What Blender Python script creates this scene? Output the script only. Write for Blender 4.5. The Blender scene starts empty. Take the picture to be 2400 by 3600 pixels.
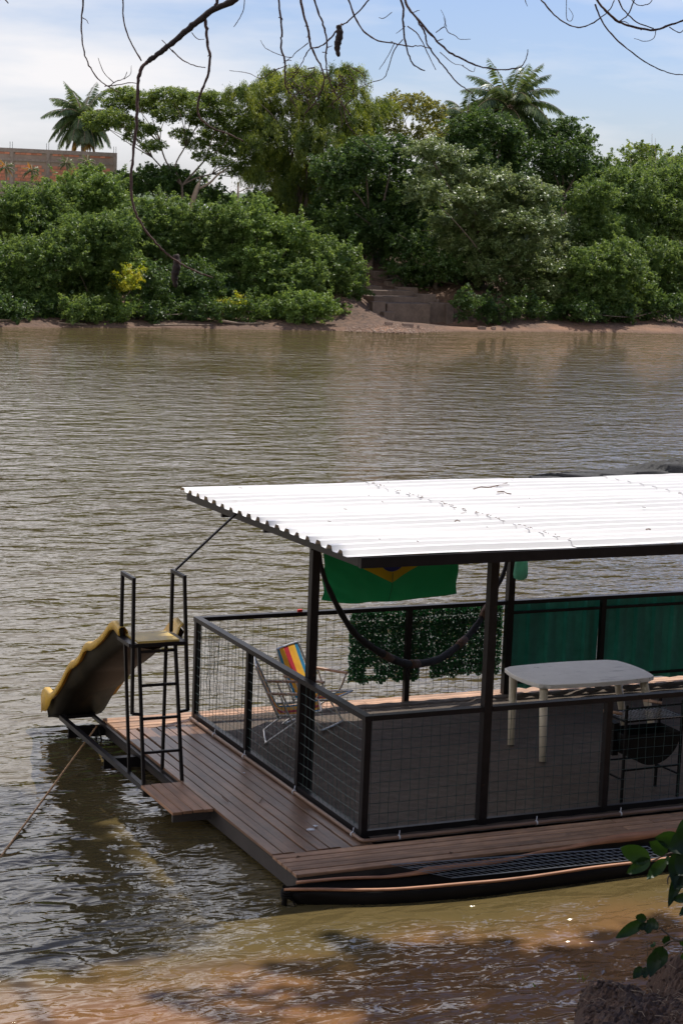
import bpy, math, random
import numpy as np
from mathutils import Matrix, Vector

# ---------------------------------------------------------------- camera, sky, sun
sc = bpy.context.scene
COL = sc.collection
FPX = 7095.99
CP = np.array([-7.4101, -15.3426, 5.5376])
_yaw, _pit, _rol = -0.432592, -0.155009, 0.039602
_F = np.array([-math.sin(_yaw)*math.cos(_pit), math.cos(_yaw)*math.cos(_pit), math.sin(_pit)])
_R = np.cross(_F, [0, 0, 1]); _R /= np.linalg.norm(_R); _U = np.cross(_R, _F)
RV = _R*math.cos(_rol)+_U*math.sin(_rol); UV = -_R*math.sin(_rol)+_U*math.cos(_rol)
cd = bpy.data.cameras.new('camera'); cam = bpy.data.objects.new('camera', cd); COL.objects.link(cam)
cd.sensor_fit = 'VERTICAL'; cd.sensor_height = 36.0; cd.sensor_width = 24.0; cd.lens = FPX/3600*36
cd.clip_start = 0.1; cd.clip_end = 3000
M = Matrix.Identity(4)
for i in range(3):
    M[i][0] = RV[i]; M[i][1] = UV[i]; M[i][2] = -_F[i]; M[i][3] = CP[i]
cam.matrix_world = M
cd.dof.use_dof = True; cd.dof.focus_distance = 19; cd.dof.aperture_fstop = 16
sc.camera = cam

SUN = np.array([0.50, 0.25, 1.0]); SUN /= np.linalg.norm(SUN)
w = bpy.data.worlds.new('World'); sc.world = w; w.use_nodes = True
nt = w.node_tree; N = nt.nodes; L = nt.links
bg = N['Background']; bg.inputs[1].default_value = 0.083
sky = N.new('ShaderNodeTexSky'); sky.sky_type = 'NISHITA'; sky.sun_disc = False
sky.sun_elevation = math.asin(SUN[2]); sky.sun_rotation = math.atan2(SUN[0], SUN[1])
sky.air_density = 1.0; sky.dust_density = .35; sky.ozone_density = 4.5
tc = N.new('ShaderNodeTexCoord'); mp = N.new('ShaderNodeMapping'); mp.inputs['Scale'].default_value = (2.2, 2.2, 11)
mp.inputs['Rotation'].default_value = (0.1, 0.06, 0)
nz = N.new('ShaderNodeTexNoise'); nz.inputs['Scale'].default_value = 1.3; nz.inputs['Detail'].default_value = 7; nz.inputs['Roughness'].default_value = .55
rp = N.new('ShaderNodeValToRGB'); rp.color_ramp.elements[0].position = .38; rp.color_ramp.elements[1].position = .62
mx = N.new('ShaderNodeMixRGB'); mx.inputs[2].default_value = (12.0, 11.9, 12.4, 1)
ml = N.new('ShaderNodeMath'); ml.operation = 'MULTIPLY_ADD'; ml.inputs[1].default_value = .85; ml.inputs[2].default_value = .1
L.new(tc.outputs['Generated'], mp.inputs[0]); L.new(mp.outputs[0], nz.inputs[0]); sxw = N.new('ShaderNodeSeparateXYZ'); L.new(tc.outputs['Generated'], sxw.inputs[0]); gx = N.new('ShaderNodeMath'); gx.operation = 'MULTIPLY_ADD'; gx.inputs[1].default_value = -.5; gx.inputs[2].default_value = .2
L.new(sxw.outputs['X'], gx.inputs[0]); ax_ = N.new('ShaderNodeMath'); L.new(nz.outputs[0], ax_.inputs[0]); L.new(gx.outputs[0], ax_.inputs[1]); L.new(ax_.outputs[0], rp.inputs[0])
sz = N.new('ShaderNodeSeparateXYZ'); L.new(tc.outputs['Generated'], sz.inputs[0])      # the cloud sheet thins out overhead
el = N.new('ShaderNodeMapRange'); el.inputs['From Min'].default_value = .38; el.inputs['From Max'].default_value = .64; el.inputs['To Min'].default_value = 1; el.inputs['To Max'].default_value = .08
L.new(sz.outputs['Z'], el.inputs[0]); L.new(rp.outputs[0], ml.inputs[0]); m2 = N.new('ShaderNodeMath'); m2.operation = 'MULTIPLY'; L.new(ml.outputs[0], m2.inputs[0]); L.new(el.outputs[0], m2.inputs[1])
tn = N.new('ShaderNodeMixRGB'); tn.blend_type = 'MULTIPLY'; tn.inputs[0].default_value = 1; tn.inputs[2].default_value = (1.05, 1.1, 1.42, 1); L.new(sky.outputs[0], tn.inputs[1])
cb_ = N.new('ShaderNodeMapRange'); cb_.inputs['From Min'].default_value = .12; cb_.inputs['From Max'].default_value = .30; cb_.inputs['To Min'].default_value = 1; cb_.inputs['To Max'].default_value = 1.9; L.new(sz.outputs['Z'], cb_.inputs[0])
cm_ = N.new('ShaderNodeVectorMath'); cm_.operation = 'SCALE'; cm_.inputs[0].default_value = (11.8, 11.5, 11.6); L.new(cb_.outputs[0], cm_.inputs['Scale']); L.new(cm_.outputs[0], mx.inputs[2])   # thin cloud is brighter towards the sun
L.new(m2.outputs[0], mx.inputs[0]); L.new(tn.outputs[0], mx.inputs[1]); L.new(mx.outputs[0], bg.inputs[0])
sd = bpy.data.lights.new('sun', 'SUN'); sd.energy = 5.0; sd.angle = math.radians(0.53); sd.color = (1, .95, .87)
so = bpy.data.objects.new('sun', sd); COL.objects.link(so); so.location = (0, 0, 40)
so.rotation_euler = Vector(SUN).to_track_quat('Z', 'Y').to_euler()
sc.view_settings.view_transform = 'Standard'; sc.view_settings.look = 'None'
sc.view_settings.exposure = 0.0; sc.view_settings.gamma = 1; sc.view_settings.use_curve_mapping = False
sc.render.engine = 'CYCLES'
sc.cycles.transparent_max_bounces = 12; sc.cycles.max_bounces = 7

# ---------------------------------------------------------------- helpers
WZ = -0.20                      # water level; the deck is z = 0
rnd = random.Random(5); rs = np.random.RandomState(7)

def ray(u, v): return _F+RV*(u-1200)/FPX-UV*(v-1800)/FPX
def at(axis, val, u, v):
    d = ray(u, v); i = 'xyz'.index(axis); return CP+d*((val-CP[i])/d[i])
def dist(p): return float(np.linalg.norm(np.asarray(p)-CP))

def wm(o):
    m = Matrix.Translation(o.location) @ o.rotation_euler.to_matrix().to_4x4()
    return (wm(o.parent) @ o.matrix_parent_inverse @ m) if o.parent else m
def hang(o, parent, local=False):
    o.parent = parent
    if not local: o.matrix_parent_inverse = wm(parent).inverted()
    return o
def mk(name, V, F, mat, parent=None, kind=None, smooth=False, label=None, cat=None, group=None, local=False):
    me = bpy.data.meshes.new(name)
    me.from_pydata([tuple(map(float, v)) for v in V], [], F)
    if mat is not None:
        for m in (mat if isinstance(mat, (list, tuple)) else [mat]): me.materials.append(m)
    if smooth: me.polygons.foreach_set('use_smooth', [True]*len(me.polygons))
    me.update()
    o = bpy.data.objects.new(name, me); COL.objects.link(o)
    if parent is not None: hang(o, parent, local)
    if kind: o['kind'] = kind
    if label: o['label'] = label
    if cat: o['category'] = cat
    if group: o['group'] = group
    return o

def thing(name, label, cat, loc=(0, 0, 0), rz=0, group=None):
    o = bpy.data.objects.new(name, None); COL.objects.link(o); o.location = loc; o.rotation_euler = (0, 0, rz)
    o.empty_display_size = .1
    o['label'] = label; o['category'] = cat
    if group: o['group'] = group
    return o

class MB:
    def __init__(s): s.V = []; s.F = []
    def add(s, V, F):
        n = len(s.V); s.V += [tuple(v) for v in V]; s.F += [tuple(n+i for i in f) for f in F]; return s
    def box(s, a, b):
        x0, y0, z0 = a; x1, y1, z1 = b
        return s.add([(x0,y0,z0),(x1,y0,z0),(x1,y1,z0),(x0,y1,z0),(x0,y0,z1),(x1,y0,z1),(x1,y1,z1),(x0,y1,z1)],
              [(0,3,2,1),(4,5,6,7),(0,1,5,4),(1,2,6,5),(2,3,7,6),(3,0,4,7)])
    def bar(s, p, q, wd, ht=None, up=(0, 0, 1)):
        p = np.array(p, float); q = np.array(q, float); d = q-p; d /= np.linalg.norm(d); ht = ht or wd
        up = np.array(up, float)
        if abs(d@up) > .95: up = np.array([0, 1., 0])
        a = np.cross(d, up); a /= np.linalg.norm(a); b = np.cross(a, d)
        V = [e+a*i*wd/2+b*j*ht/2 for e in (p, q) for i, j in ((-1,-1),(1,-1),(1,1),(-1,1))]
        return s.add(V, [(0,1,2,3),(7,6,5,4),(0,4,5,1),(1,5,6,2),(2,6,7,3),(3,7,4,0)])
    def tube(s, pts, r, n=6, cap=True):
        pts = [np.array(p, float) for p in pts]; R = r if hasattr(r, '__len__') else [r]*len(pts)
        base = len(s.V); prev = None
        for i, p in enumerate(pts):
            d = pts[min(i+1, len(pts)-1)]-pts[max(i-1, 0)]; d /= (np.linalg.norm(d)+1e-9)
            if prev is None:
                a = np.cross(d, [0, 0, 1.]);
                if np.linalg.norm(a) < .1: a = np.cross(d, [0, 1., 0])
            else: a = prev-d*(prev@d)
            a /= (np.linalg.norm(a)+1e-9); prev = a; b = np.cross(d, a)
            for k in range(n):
                t = 2*math.pi*k/n; s.V.append(tuple(p+R[i]*(a*math.cos(t)+b*math.sin(t))))
        for i in range(len(pts)-1):
            for k in range(n):
                a0 = base+i*n+k; a1 = base+i*n+(k+1) % n; s.F.append((a0, a1, a1+n, a0+n))
        if cap:
            s.F.append(tuple(base+k for k in range(n))[::-1]); s.F.append(tuple(base+(len(pts)-1)*n+k for k in range(n)))
        return s
    def obj(s, name, mat, parent=None, **k): return mk(name, s.V, s.F, mat, parent, **k)

def bevel(o, wd=.004, seg=2):
    m = o.modifiers.new('bevel', 'BEVEL'); m.width = wd; m.segments = seg; m.limit_method = 'ANGLE'; return o

def spline(P, n=6):
    P = [np.array(p, float) for p in P]; out = []
    Q = [2*P[0]-P[1]]+P+[2*P[-1]-P[-2]]
    for i in range(1, len(Q)-2):
        for k in range(n):
            t = k/n; a, b, c, d = Q[i-1:i+3]
            out.append(.5*((2*b)+(-a+c)*t+(2*a-5*b+4*c-d)*t*t+(-a+3*b-3*c+d)*t**3))
    out.append(P[-1]); return out

# ---------------------------------------------------------------- materials
def mat(name, col=(.5, .5, .5), rough=.6, metal=0, spec=.5, noise=None, bump=None, trans=0, coord='Object', spots=None, tint=None, coat=0, objvar=0):
    """noise=(scale xyz, strength, detail) multiplies colour; bump=(scale xyz, strength, dist); spots=(scale, threshold, colour)"""
    m = bpy.data.materials.new(name); m.use_nodes = True; t = m.node_tree; n = t.nodes; l = t.links
    b = n['Principled BSDF']; b.inputs['Roughness'].default_value = rough; b.inputs['Metallic'].default_value = metal
    b.inputs['Specular IOR Level'].default_value = spec
    if coat: b.inputs['Coat Weight'].default_value = coat
    rgb = n.new('ShaderNodeRGB'); rgb.outputs[0].default_value = (*col, 1); out = rgb.outputs[0]
    tcn = n.new('ShaderNodeTexCoord')
    def ns(scale, detail=5, ro=.6):
        mpn = n.new('ShaderNodeMapping'); mpn.inputs['Scale'].default_value = scale if hasattr(scale, '__len__') else (scale,)*3
        if objvar:
            oi = n.new('ShaderNodeObjectInfo'); cm = n.new('ShaderNodeVectorMath'); cm.operation = 'SCALE'; cm.inputs['Scale'].default_value = 37
            cc = n.new('ShaderNodeCombineXYZ')
            for q in range(3): l.new(oi.outputs['Random'], cc.inputs[q])
            l.new(cc.outputs[0], cm.inputs[0]); l.new(cm.outputs[0], mpn.inputs['Location'])
        tx = n.new('ShaderNodeTexNoise'); tx.inputs['Scale'].default_value = 1; tx.inputs['Detail'].default_value = detail; tx.inputs['Roughness'].default_value = ro
        l.new(tcn.outputs[coord], mpn.inputs[0]); l.new(mpn.outputs[0], tx.inputs[0]); return tx.outputs[0]
    def mul(o, fac, lo, hi):
        mr = n.new('ShaderNodeMapRange'); mr.inputs['From Min'].default_value = .25; mr.inputs['From Max'].default_value = .75
        mr.inputs['To Min'].default_value = lo; mr.inputs['To Max'].default_value = hi; l.new(fac, mr.inputs[0])
        hs = n.new('ShaderNodeHueSaturation'); l.new(o, hs.inputs['Color']); l.new(mr.outputs[0], hs.inputs['Value']); return hs.outputs[0]
    if noise:
        for q in (noise if isinstance(noise, list) else [noise]):
            out = mul(out, ns(q[0], q[2] if len(q) > 2 else 5), 1-q[1], 1+q[1])
    if tint:
        for q in tint:                                           # (scale, threshold, colour, softness)
            f = ns(q[0], 6); mr = n.new('ShaderNodeMapRange'); mr.inputs['From Min'].default_value = q[1]; mr.inputs['From Max'].default_value = q[1]+(q[3] if len(q) > 3 else .1)
            l.new(f, mr.inputs[0]); mxn = n.new('ShaderNodeMixRGB'); mxn.inputs[2].default_value = (*q[2], 1)
            l.new(mr.outputs[0], mxn.inputs[0]); l.new(out, mxn.inputs[1]); out = mxn.outputs[0]
    if objvar:
        oi = n.new('ShaderNodeObjectInfo'); mr = n.new('ShaderNodeMapRange'); mr.inputs['To Min'].default_value = 1-objvar; mr.inputs['To Max'].default_value = 1+objvar
        l.new(oi.outputs['Random'], mr.inputs[0]); hs = n.new('ShaderNodeHueSaturation'); l.new(out, hs.inputs['Color']); l.new(mr.outputs[0], hs.inputs['Value']); out = hs.outputs[0]
    l.new(out, b.inputs['Base Color'])
    if bump:
        f = ns(bump[0], 6); bp = n.new('ShaderNodeBump'); bp.inputs['Strength'].default_value = bump[1]; bp.inputs['Distance'].default_value = bump[2]
        l.new(f, bp.inputs['Height']); l.new(bp.outputs[0], b.inputs['Normal'])
    if trans:
        tr = n.new('ShaderNodeBsdfTranslucent'); l.new(out, tr.inputs[0]); ms = n.new('ShaderNodeMixShader'); ms.inputs[0].default_value = trans
        l.new(b.outputs[0], ms.inputs[1]); l.new(tr.outputs[0], ms.inputs[2]); l.new(ms.outputs[0], n['Material Output'].inputs[0])
    return m

def leafmat(name, c1, c2, trans=.35, rough=.42, tc2=None, spec=.5):
    """leaf colour runs between c1 and c2 with the per-leaf 'tint' attribute"""
    m = bpy.data.materials.new(name); m.use_nodes = True; t = m.node_tree; n = t.nodes; l = t.links
    b = n['Principled BSDF']; b.inputs['Roughness'].default_value = rough; b.inputs['Specular IOR Level'].default_value = spec
    a = n.new('ShaderNodeAttribute'); a.attribute_name = 'tint'
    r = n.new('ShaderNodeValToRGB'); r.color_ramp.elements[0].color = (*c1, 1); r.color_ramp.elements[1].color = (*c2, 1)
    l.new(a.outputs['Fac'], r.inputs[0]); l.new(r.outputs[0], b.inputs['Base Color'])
    hs = n.new('ShaderNodeHueSaturation'); hs.inputs['Value'].default_value = 1.5; hs.inputs['Hue'].default_value = .47; hs.inputs['Saturation'].default_value = 1.1; l.new(r.outputs[0], hs.inputs['Color'])
    tr = n.new('ShaderNodeBsdfTranslucent'); l.new(hs.outputs[0], tr.inputs[0]); ms = n.new('ShaderNodeMixShader'); ms.inputs[0].default_value = trans
    l.new(b.outputs[0], ms.inputs[1]); l.new(tr.outputs[0], ms.inputs[2]); l.new(ms.outputs[0], n['Material Output'].inputs[0])
    return m

MT = {}
MT['steel'] = mat('dark painted steel', (.014, .012, .013), .42, spec=.25, noise=((9, 9, 9), .35), tint=[((14, 14, 14), .66, (.07, .035, .02), .1)], bump=((60, 60, 60), .15, .002))
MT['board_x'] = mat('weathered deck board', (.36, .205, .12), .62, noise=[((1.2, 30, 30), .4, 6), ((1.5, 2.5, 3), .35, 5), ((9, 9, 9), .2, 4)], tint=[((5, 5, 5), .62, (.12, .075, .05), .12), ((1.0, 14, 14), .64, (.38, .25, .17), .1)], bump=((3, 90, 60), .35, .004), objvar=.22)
MT['board_y_shaded'] = mat('weathered deck board lengthwise shaded', (.185, .095, .052), .38, noise=[((30, 1.2, 30), .4, 6), ((2.2, 1.2, 2), .4, 5), ((9, 9, 9), .2, 4)], tint=[((5, 5, 5), .60, (.12, .075, .05), .12), ((14, 1.0, 14), .64, (.38, .25, .17), .1)], bump=((90, 3, 60), .35, .004), objvar=.22)  # darker, redder side boards, with the walkway shade also put into their colour
MT['step'] = mat('reddish step board', (.32, .165, .09), .55, noise=[((30, 1.2, 30), .35, 6), ((3, 3, 3), .25, 4)], bump=((90, 3, 60), .35, .004), objvar=.15)
MT['darkboard'] = mat('dark fascia', (.05, .04, .035), .6, noise=((3, 3, 3), .4))
MT['mat'] = mat('woven floor matting', (.085, .060, .042), .8, noise=[((8, 8, 8), .3), ((.9, .9, .9), .25)], tint=[((1.3, 1.3, 1), .6, (.075, .072, .058), .2)], bump=((26, 60, 20), 1.0, .02))
MT['roof'] = mat('white roof sheet', (.74, .72, .71), .45, spec=.4, noise=((3, .5, 3), .04), tint=[((2, 9, 9), .70, (.55, .5, .46), .1)])
MT['cloth'] = mat('black shade cloth', (.022, .022, .024), .75, noise=((60, 60, 60), .5), bump=((90, 90, 90), .6, .01))
MT['wire'] = mat('green coated wire', (.025, .06, .055), .4, noise=((5, 5, 5), .5))
MT['wirebare'] = mat('galvanised wire', (.25, .26, .26), .35, metal=.6, noise=((5, 5, 5), .4))
MT['pvc'] = mat('brown pipe', (.22, .13, .085), .4, noise=((2, 2, 2), .25))
MT['white'] = mat('white plastic', (.74, .72, .69), .45, noise=((4, 4, 4), .12), tint=[((3, 14, 3), .60, (.33, .32, .31), .12), ((10, 10, 10), .66, (.25, .24, .22), .06)], bump=((20, 60, 20), .1, .003))
MT['cream'] = mat('cream plastic leg', (.60, .53, .41), .45, noise=((4, 4, 4), .12))
MT['yellow'] = mat('yellow fibreglass', (.72, .44, .07), .35, noise=((6, 6, 6), .15), tint=[((9, 9, 9), .66, (.35, .22, .07), .1)], trans=.12)
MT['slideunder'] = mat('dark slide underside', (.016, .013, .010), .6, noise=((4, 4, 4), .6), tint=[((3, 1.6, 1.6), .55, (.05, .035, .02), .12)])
MT['black'] = mat('sooty black steel', (.008, .008, .008), .6, spec=.15, noise=((7, 7, 7), .4), tint=[((4, 4, 4), .66, (.07, .025, .015), .12)])
MT['alu'] = mat('aluminium tube', (.55, .53, .50), .32, metal=.8, noise=((9, 9, 9), .15))
MT['woodarm'] = mat('pale wood armrest', (.50, .32, .22), .5, noise=((3, 30, 30), .25))
MT['woodred'] = mat('sawn reddish wood', (.42, .20, .11), .6, noise=[((2, 40, 40), .35), ((5, 5, 5), .2)], bump=((4, 70, 70), .3, .004))
MT['hull'] = mat('tarred hull', (.010, .008, .007), .6, spec=.15, noise=((3, 12, 12), .4), bump=((6, 30, 30), .3, .005))
MT['rope'] = mat('rust coloured rope', (.66, .38, .17), .8, noise=((20, 20, 20), .35), bump=((90, 90, 90), .7, .006))
MT['hammock'] = mat('dark hammock cloth', (.016, .014, .015), .85, noise=((30, 30, 30), .4), bump=((70, 12, 70), .7, .01))
MT['hambrown'] = mat('brown hammock band', (.12, .07, .05), .85, noise=((30, 30, 30), .4), bump=((70, 12, 70), .7, .01))
MT['bag'] = mat('thin green plastic bag', (.30, .75, .58), .3, trans=.55, noise=((6, 6, 3), .25), bump=((30, 30, 8), .7, .02))
MT['bagload'] = mat('brown bag load', (.22, .15, .1), .7)
MT['fgreen'] = mat('flag green cloth', (.016, .25, .085), .6, spec=.3, trans=.35, noise=((3, 3, 3), .1), bump=((2.2, 2.2, 9), .5, .03))
MT['fyellow'] = mat('flag yellow cloth', (.80, .50, .02), .6, spec=.3, trans=.35, noise=((3, 3, 3), .08))
MT['fblue'] = mat('flag blue cloth', (.03, .04, .25), .6, spec=.3, trans=.3)
MT['fwhite'] = mat('flag white cloth', (.8, .8, .8), .6, trans=.3)
MT['seam'] = mat('dark seam', (.01, .06, .03), .7)
MT['panel'] = mat('green corrugated sheet', (.08, .25, .21), .42, trans=.5, noise=[((2, 2, .6), .25), ((12, 12, 12), .12)], bump=((5, 5, 2), .1, .01))
MT['concrete'] = mat('weathered concrete', (.155, .11, .08), .85, noise=[((1.5, 1.5, 1.5), .3), ((9, 9, 9), .25)], tint=[((2, 2, 1), .55, (.12, .09, .065), .2)], bump=((8, 8, 8), .5, .04))
MT['conbeam'] = mat('grey concrete beam', (.36, .27, .22), .85, noise=[((2, 2, 2), .2), ((12, 12, 12), .2)], bump=((8, 8, 8), .4, .03))
MT['brick'] = mat('orange clay block', (.68, .25, .15), .85, noise=((3, 3, 9), .2), bump=((5, 5, 40), .4, .02), objvar=.18)
MT['mortar'] = mat('grey mortar', (.38, .27, .21), .9, noise=((3, 3, 3), .2))
MT['bark'] = mat('grey brown bark', (.16, .12, .09), .85, noise=[((3, 3, 1), .35), ((14, 14, 5), .3)], bump=((12, 12, 4), .7, .03))
MT['palebark'] = mat('pale bark', (.27, .20, .14), .85, noise=((3, 3, 1), .35), bump=((12, 12, 4), .7, .03))
MT['twig'] = mat('dark reddish twig', (.07, .030, .022), .75, noise=((30, 30, 30), .4), bump=((60, 60, 60), .8, .004))
MT['limb'] = mat('dark limb bark', (.035, .022, .018), .8, noise=((20, 20, 20), .4), bump=((40, 40, 40), .8, .01))
MT['metalroof'] = mat('grey metal roof', (.55, .54, .56), .5, noise=((2, 2, 2), .1))
MT['stone'] = mat('grey brown stone', (.28, .20, .15), .85, noise=((6, 6, 6), .4), objvar=.3, bump=((20, 20, 20), .6, .02))
MT['paper'] = mat('pale litter', (.65, .66, .70), .6, noise=((80, 80, 80), .4))
MT['dryleaf'] = mat('dry brown leaf', (.14, .07, .035), .8, noise=((20, 20, 20), .4), trans=.15)
MT['red'] = mat('red plastic', (.7, .03, .02), .4)
MT['bluerope'] = mat('blue rope', (.01, .05, .18), .6, noise=((30, 30, 30), .3))
MT['float'] = mat('dark float', (.03, .03, .035), .5, noise=((3, 3, 3), .4))

# ground: reddish earth, leaf litter, pale wet sand close to the river
def ground_material():
    m = bpy.data.materials.new('red earth'); m.use_nodes = True; t = m.node_tree; n = t.nodes; l = t.links; b = n['Principled BSDF']
    b.inputs['Roughness'].default_value = .9
    g = n.new('ShaderNodeNewGeometry'); sx = n.new('ShaderNodeSeparateXYZ'); l.new(g.outputs['Position'], sx.inputs[0])
    n1 = n.new('ShaderNodeTexNoise'); n1.inputs['Scale'].default_value = .6; n1.inputs['Detail'].default_value = 9; l.new(g.outputs['Position'], n1.inputs[0])
    n2 = n.new('ShaderNodeTexNoise'); n2.inputs['Scale'].default_value = 5; n2.inputs['Detail'].default_value = 8; l.new(g.outputs['Position'], n2.inputs[0])
    r1 = n.new('ShaderNodeValToRGB'); e = r1.color_ramp.elements; e[0].position = .3; e[0].color = (.06, .036, .024, 1); e[1].position = .7; e[1].color = (.16, .092, .056, 1)
    l.new(n2.outputs[0], r1.inputs[0])
    ad = n.new('ShaderNodeMath'); ad.operation = 'MULTIPLY_ADD'; ad.inputs[1].default_value = .9; l.new(n1.outputs[0], ad.inputs[0]); l.new(sx.outputs['Z'], ad.inputs[2])
    hx = n.new('ShaderNodeMapRange'); hx.inputs['From Min'].default_value = 25; hx.inputs['From Max'].default_value = 30; hx.inputs['To Min'].default_value = .75; hx.inputs['To Max'].default_value = 0; l.new(sx.outputs['X'], hx.inputs[0])
    a2 = n.new('ShaderNodeMath'); l.new(ad.outputs[0], a2.inputs[0]); l.new(hx.outputs[0], a2.inputs[1])
    mr = n.new('ShaderNodeMapRange'); mr.inputs['From Min'].default_value = .28; mr.inputs['From Max'].default_value = .55; l.new(a2.outputs[0], mr.inputs[0])
    gz_ = n.new('ShaderNodeMapRange'); gz_.inputs['From Min'].default_value = 2.2; gz_.inputs['From Max'].default_value = 4; l.new(sx.outputs['Z'], gz_.inputs[0])
    mg = n.new('ShaderNodeMixRGB'); mg.inputs[2].default_value = (.055, .085, .025, 1); l.new(gz_.outputs[0], mg.inputs[0]); l.new(r1.outputs[0], mg.inputs[1])
    mxn = n.new('ShaderNodeMixRGB'); mxn.inputs[1].default_value = (.25, .135, .078, 1); l.new(mr.outputs[0], mxn.inputs[0]); l.new(mg.outputs[0], mxn.inputs[2])
    wr = n.new('ShaderNodeMapRange'); wr.inputs['From Min'].default_value = WZ; wr.inputs['From Max'].default_value = WZ+.12; l.new(sx.outputs['Z'], wr.inputs[0])
    mw = n.new('ShaderNodeMixRGB'); mw.inputs[1].default_value = (.13, .075, .046, 1); l.new(wr.outputs[0], mw.inputs[0]); l.new(mxn.outputs[0], mw.inputs[2])
    l.new(mw.outputs[0], b.inputs['Base Color'])
    bp = n.new('ShaderNodeBump'); bp.inputs['Strength'].default_value = .8; bp.inputs['Distance'].default_value = .12; l.new(n2.outputs[0], bp.inputs['Height']); l.new(bp.outputs[0], b.inputs['Normal'])
    return m
MT['earth'] = ground_material()

def water_material():
    m = bpy.data.materials.new('muddy river water'); m.use_nodes = True; t = m.node_tree; n = t.nodes; l = t.links; b = n['Principled BSDF']
    b.inputs['Roughness'].default_value = .03; b.inputs['IOR'].default_value = 1.42; b.inputs['Specular IOR Level'].default_value = .5
    g = n.new('ShaderNodeNewGeometry'); sx = n.new('ShaderNodeSeparateXYZ'); l.new(g.outputs['Position'], sx.inputs[0])
    # sediment: redder and paler in the shallows by the near bank
    nb = n.new('ShaderNodeTexNoise'); nb.inputs['Scale'].default_value = .55; nb.inputs['Detail'].default_value = 4; l.new(g.outputs['Position'], nb.inputs[0])
    ad = n.new('ShaderNodeMath'); ad.operation = 'MULTIPLY_ADD'; ad.inputs[1].default_value = 2.2; l.new(nb.outputs[0], ad.inputs[0]); l.new(sx.outputs['Y'], ad.inputs[2])
    mr = n.new('ShaderNodeMapRange'); mr.interpolation_type = 'SMOOTHSTEP'; mr.inputs['From Min'].default_value = -1.9; mr.inputs['From Max'].default_value = 4.5; l.new(ad.outputs[0], mr.inputs[0])
    mxn = n.new('ShaderNodeMixRGB'); mxn.inputs[1].default_value = (.122, .090, .036, 1); mxn.inputs[2].default_value = (.094, .070, .029, 1)
    l.new(mr.outputs[0], mxn.inputs[0])
    m3 = n.new('ShaderNodeMapRange'); m3.interpolation_type = 'SMOOTHSTEP'; m3.inputs['From Min'].default_value = -1.6; m3.inputs['From Max'].default_value = -.3; l.new(ad.outputs[0], m3.inputs[0])
    mx3 = n.new('ShaderNodeMixRGB'); mx3.inputs[1].default_value = (.22, .112, .048, 1); l.new(m3.outputs[0], mx3.inputs[0]); l.new(mxn.outputs[0], mx3.inputs[2]); l.new(mx3.outputs[0], b.inputs['Base Color'])
    def wave(sc_, det, dx, rot, dist=0.):
        mpn = n.new('ShaderNodeMapping'); mpn.inputs['Scale'].default_value = (sc_*dx, sc_, sc_); mpn.inputs['Rotation'].default_value = (0, 0, rot)
        tx = n.new('ShaderNodeTexNoise'); tx.inputs['Scale'].default_value = 1; tx.inputs['Detail'].default_value = det; tx.inputs['Roughness'].default_value = .5; tx.inputs['Distortion'].default_value = dist
        l.new(g.outputs['Position'], mpn.inputs[0]); l.new(mpn.outputs[0], tx.inputs[0]); return tx.outputs[0]
    a1 = wave(6.5, 1.8, .52, .22, .6); a2 = wave(1.9, 1.3, .5, .2, .5); a3 = wave(.09, 3, .5, .2); a4 = wave(14, 2, .7, .5, .2)
    def madd(x, k, y=None):
        q = n.new('ShaderNodeMath'); q.operation = 'MULTIPLY_ADD' if y is not None else 'MULTIPLY'; q.inputs[1].default_value = k; l.new(x, q.inputs[0])
        if y is not None: l.new(y, q.inputs[2])
        return q.outputs[0]
    h = madd(a1, .030); h = madd(a2, .092, h); h = madd(a4, .003, h)
    # slack and ruffled patches
    pr = n.new('ShaderNodeMapRange'); pr.inputs['From Min'].default_value = .35; pr.inputs['From Max'].default_value = .65; pr.inputs['To Min'].default_value = .7; pr.inputs['To Max'].default_value = 1.6; l.new(a3, pr.inputs[0])
    hm = n.new('ShaderNodeMath'); hm.operation = 'MULTIPLY'; l.new(h, hm.inputs[0]); l.new(pr.outputs[0], hm.inputs[1])
    bp = n.new('ShaderNodeBump'); bp.inputs['Strength'].default_value = 1; bp.inputs['Distance'].default_value = 1.0; l.new(hm.outputs[0], bp.inputs['Height']); l.new(bp.outputs[0], b.inputs['Normal'])
    return m
MT['water'] = water_material()

LF = dict(
 bush=leafmat('bush leaf', (.066, .13, .03), (.175, .26, .068), .55),
 bright=leafmat('bright bush leaf', (.085, .16, .032), (.20, .30, .075), .5),
 dark=leafmat('dark leaf', (.04, .09, .022), (.10, .17, .04), .48),
 grey=leafmat('shiny grey green leaf', (.10, .16, .05), (.24, .30, .12), .45, .34, spec=.7),
 bamboo=leafmat('bamboo leaf', (.07, .12, .022), (.28, .34, .06), .55),
 umbrella=leafmat('feathery leaf', (.07, .13, .03), (.20, .27, .055), .5),
 olive=leafmat('olive leaf', (.12, .15, .03), (.26, .26, .06), .5),
 yellow=leafmat('yellow green leaf', (.24, .32, .03), (.50, .50, .06), .45),
 palm=leafmat('palm leaflet', (.045, .085, .03), (.14, .19, .06), .35, .36, spec=.7),
 drypalm=leafmat('dry palm leaflet', (.28, .17, .03), (.55, .33, .05), .4),
 fore=leafmat('foreground leaf', (.008, .026, .006), (.03, .085, .014), .4),
 grass=leafmat('grass blade', (.09, .16, .03), (.22, .30, .06), .4),
 ivy=leafmat('plastic ivy leaf', (.012, .07, .03), (.03, .16, .06), .25, .4),
)

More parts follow.
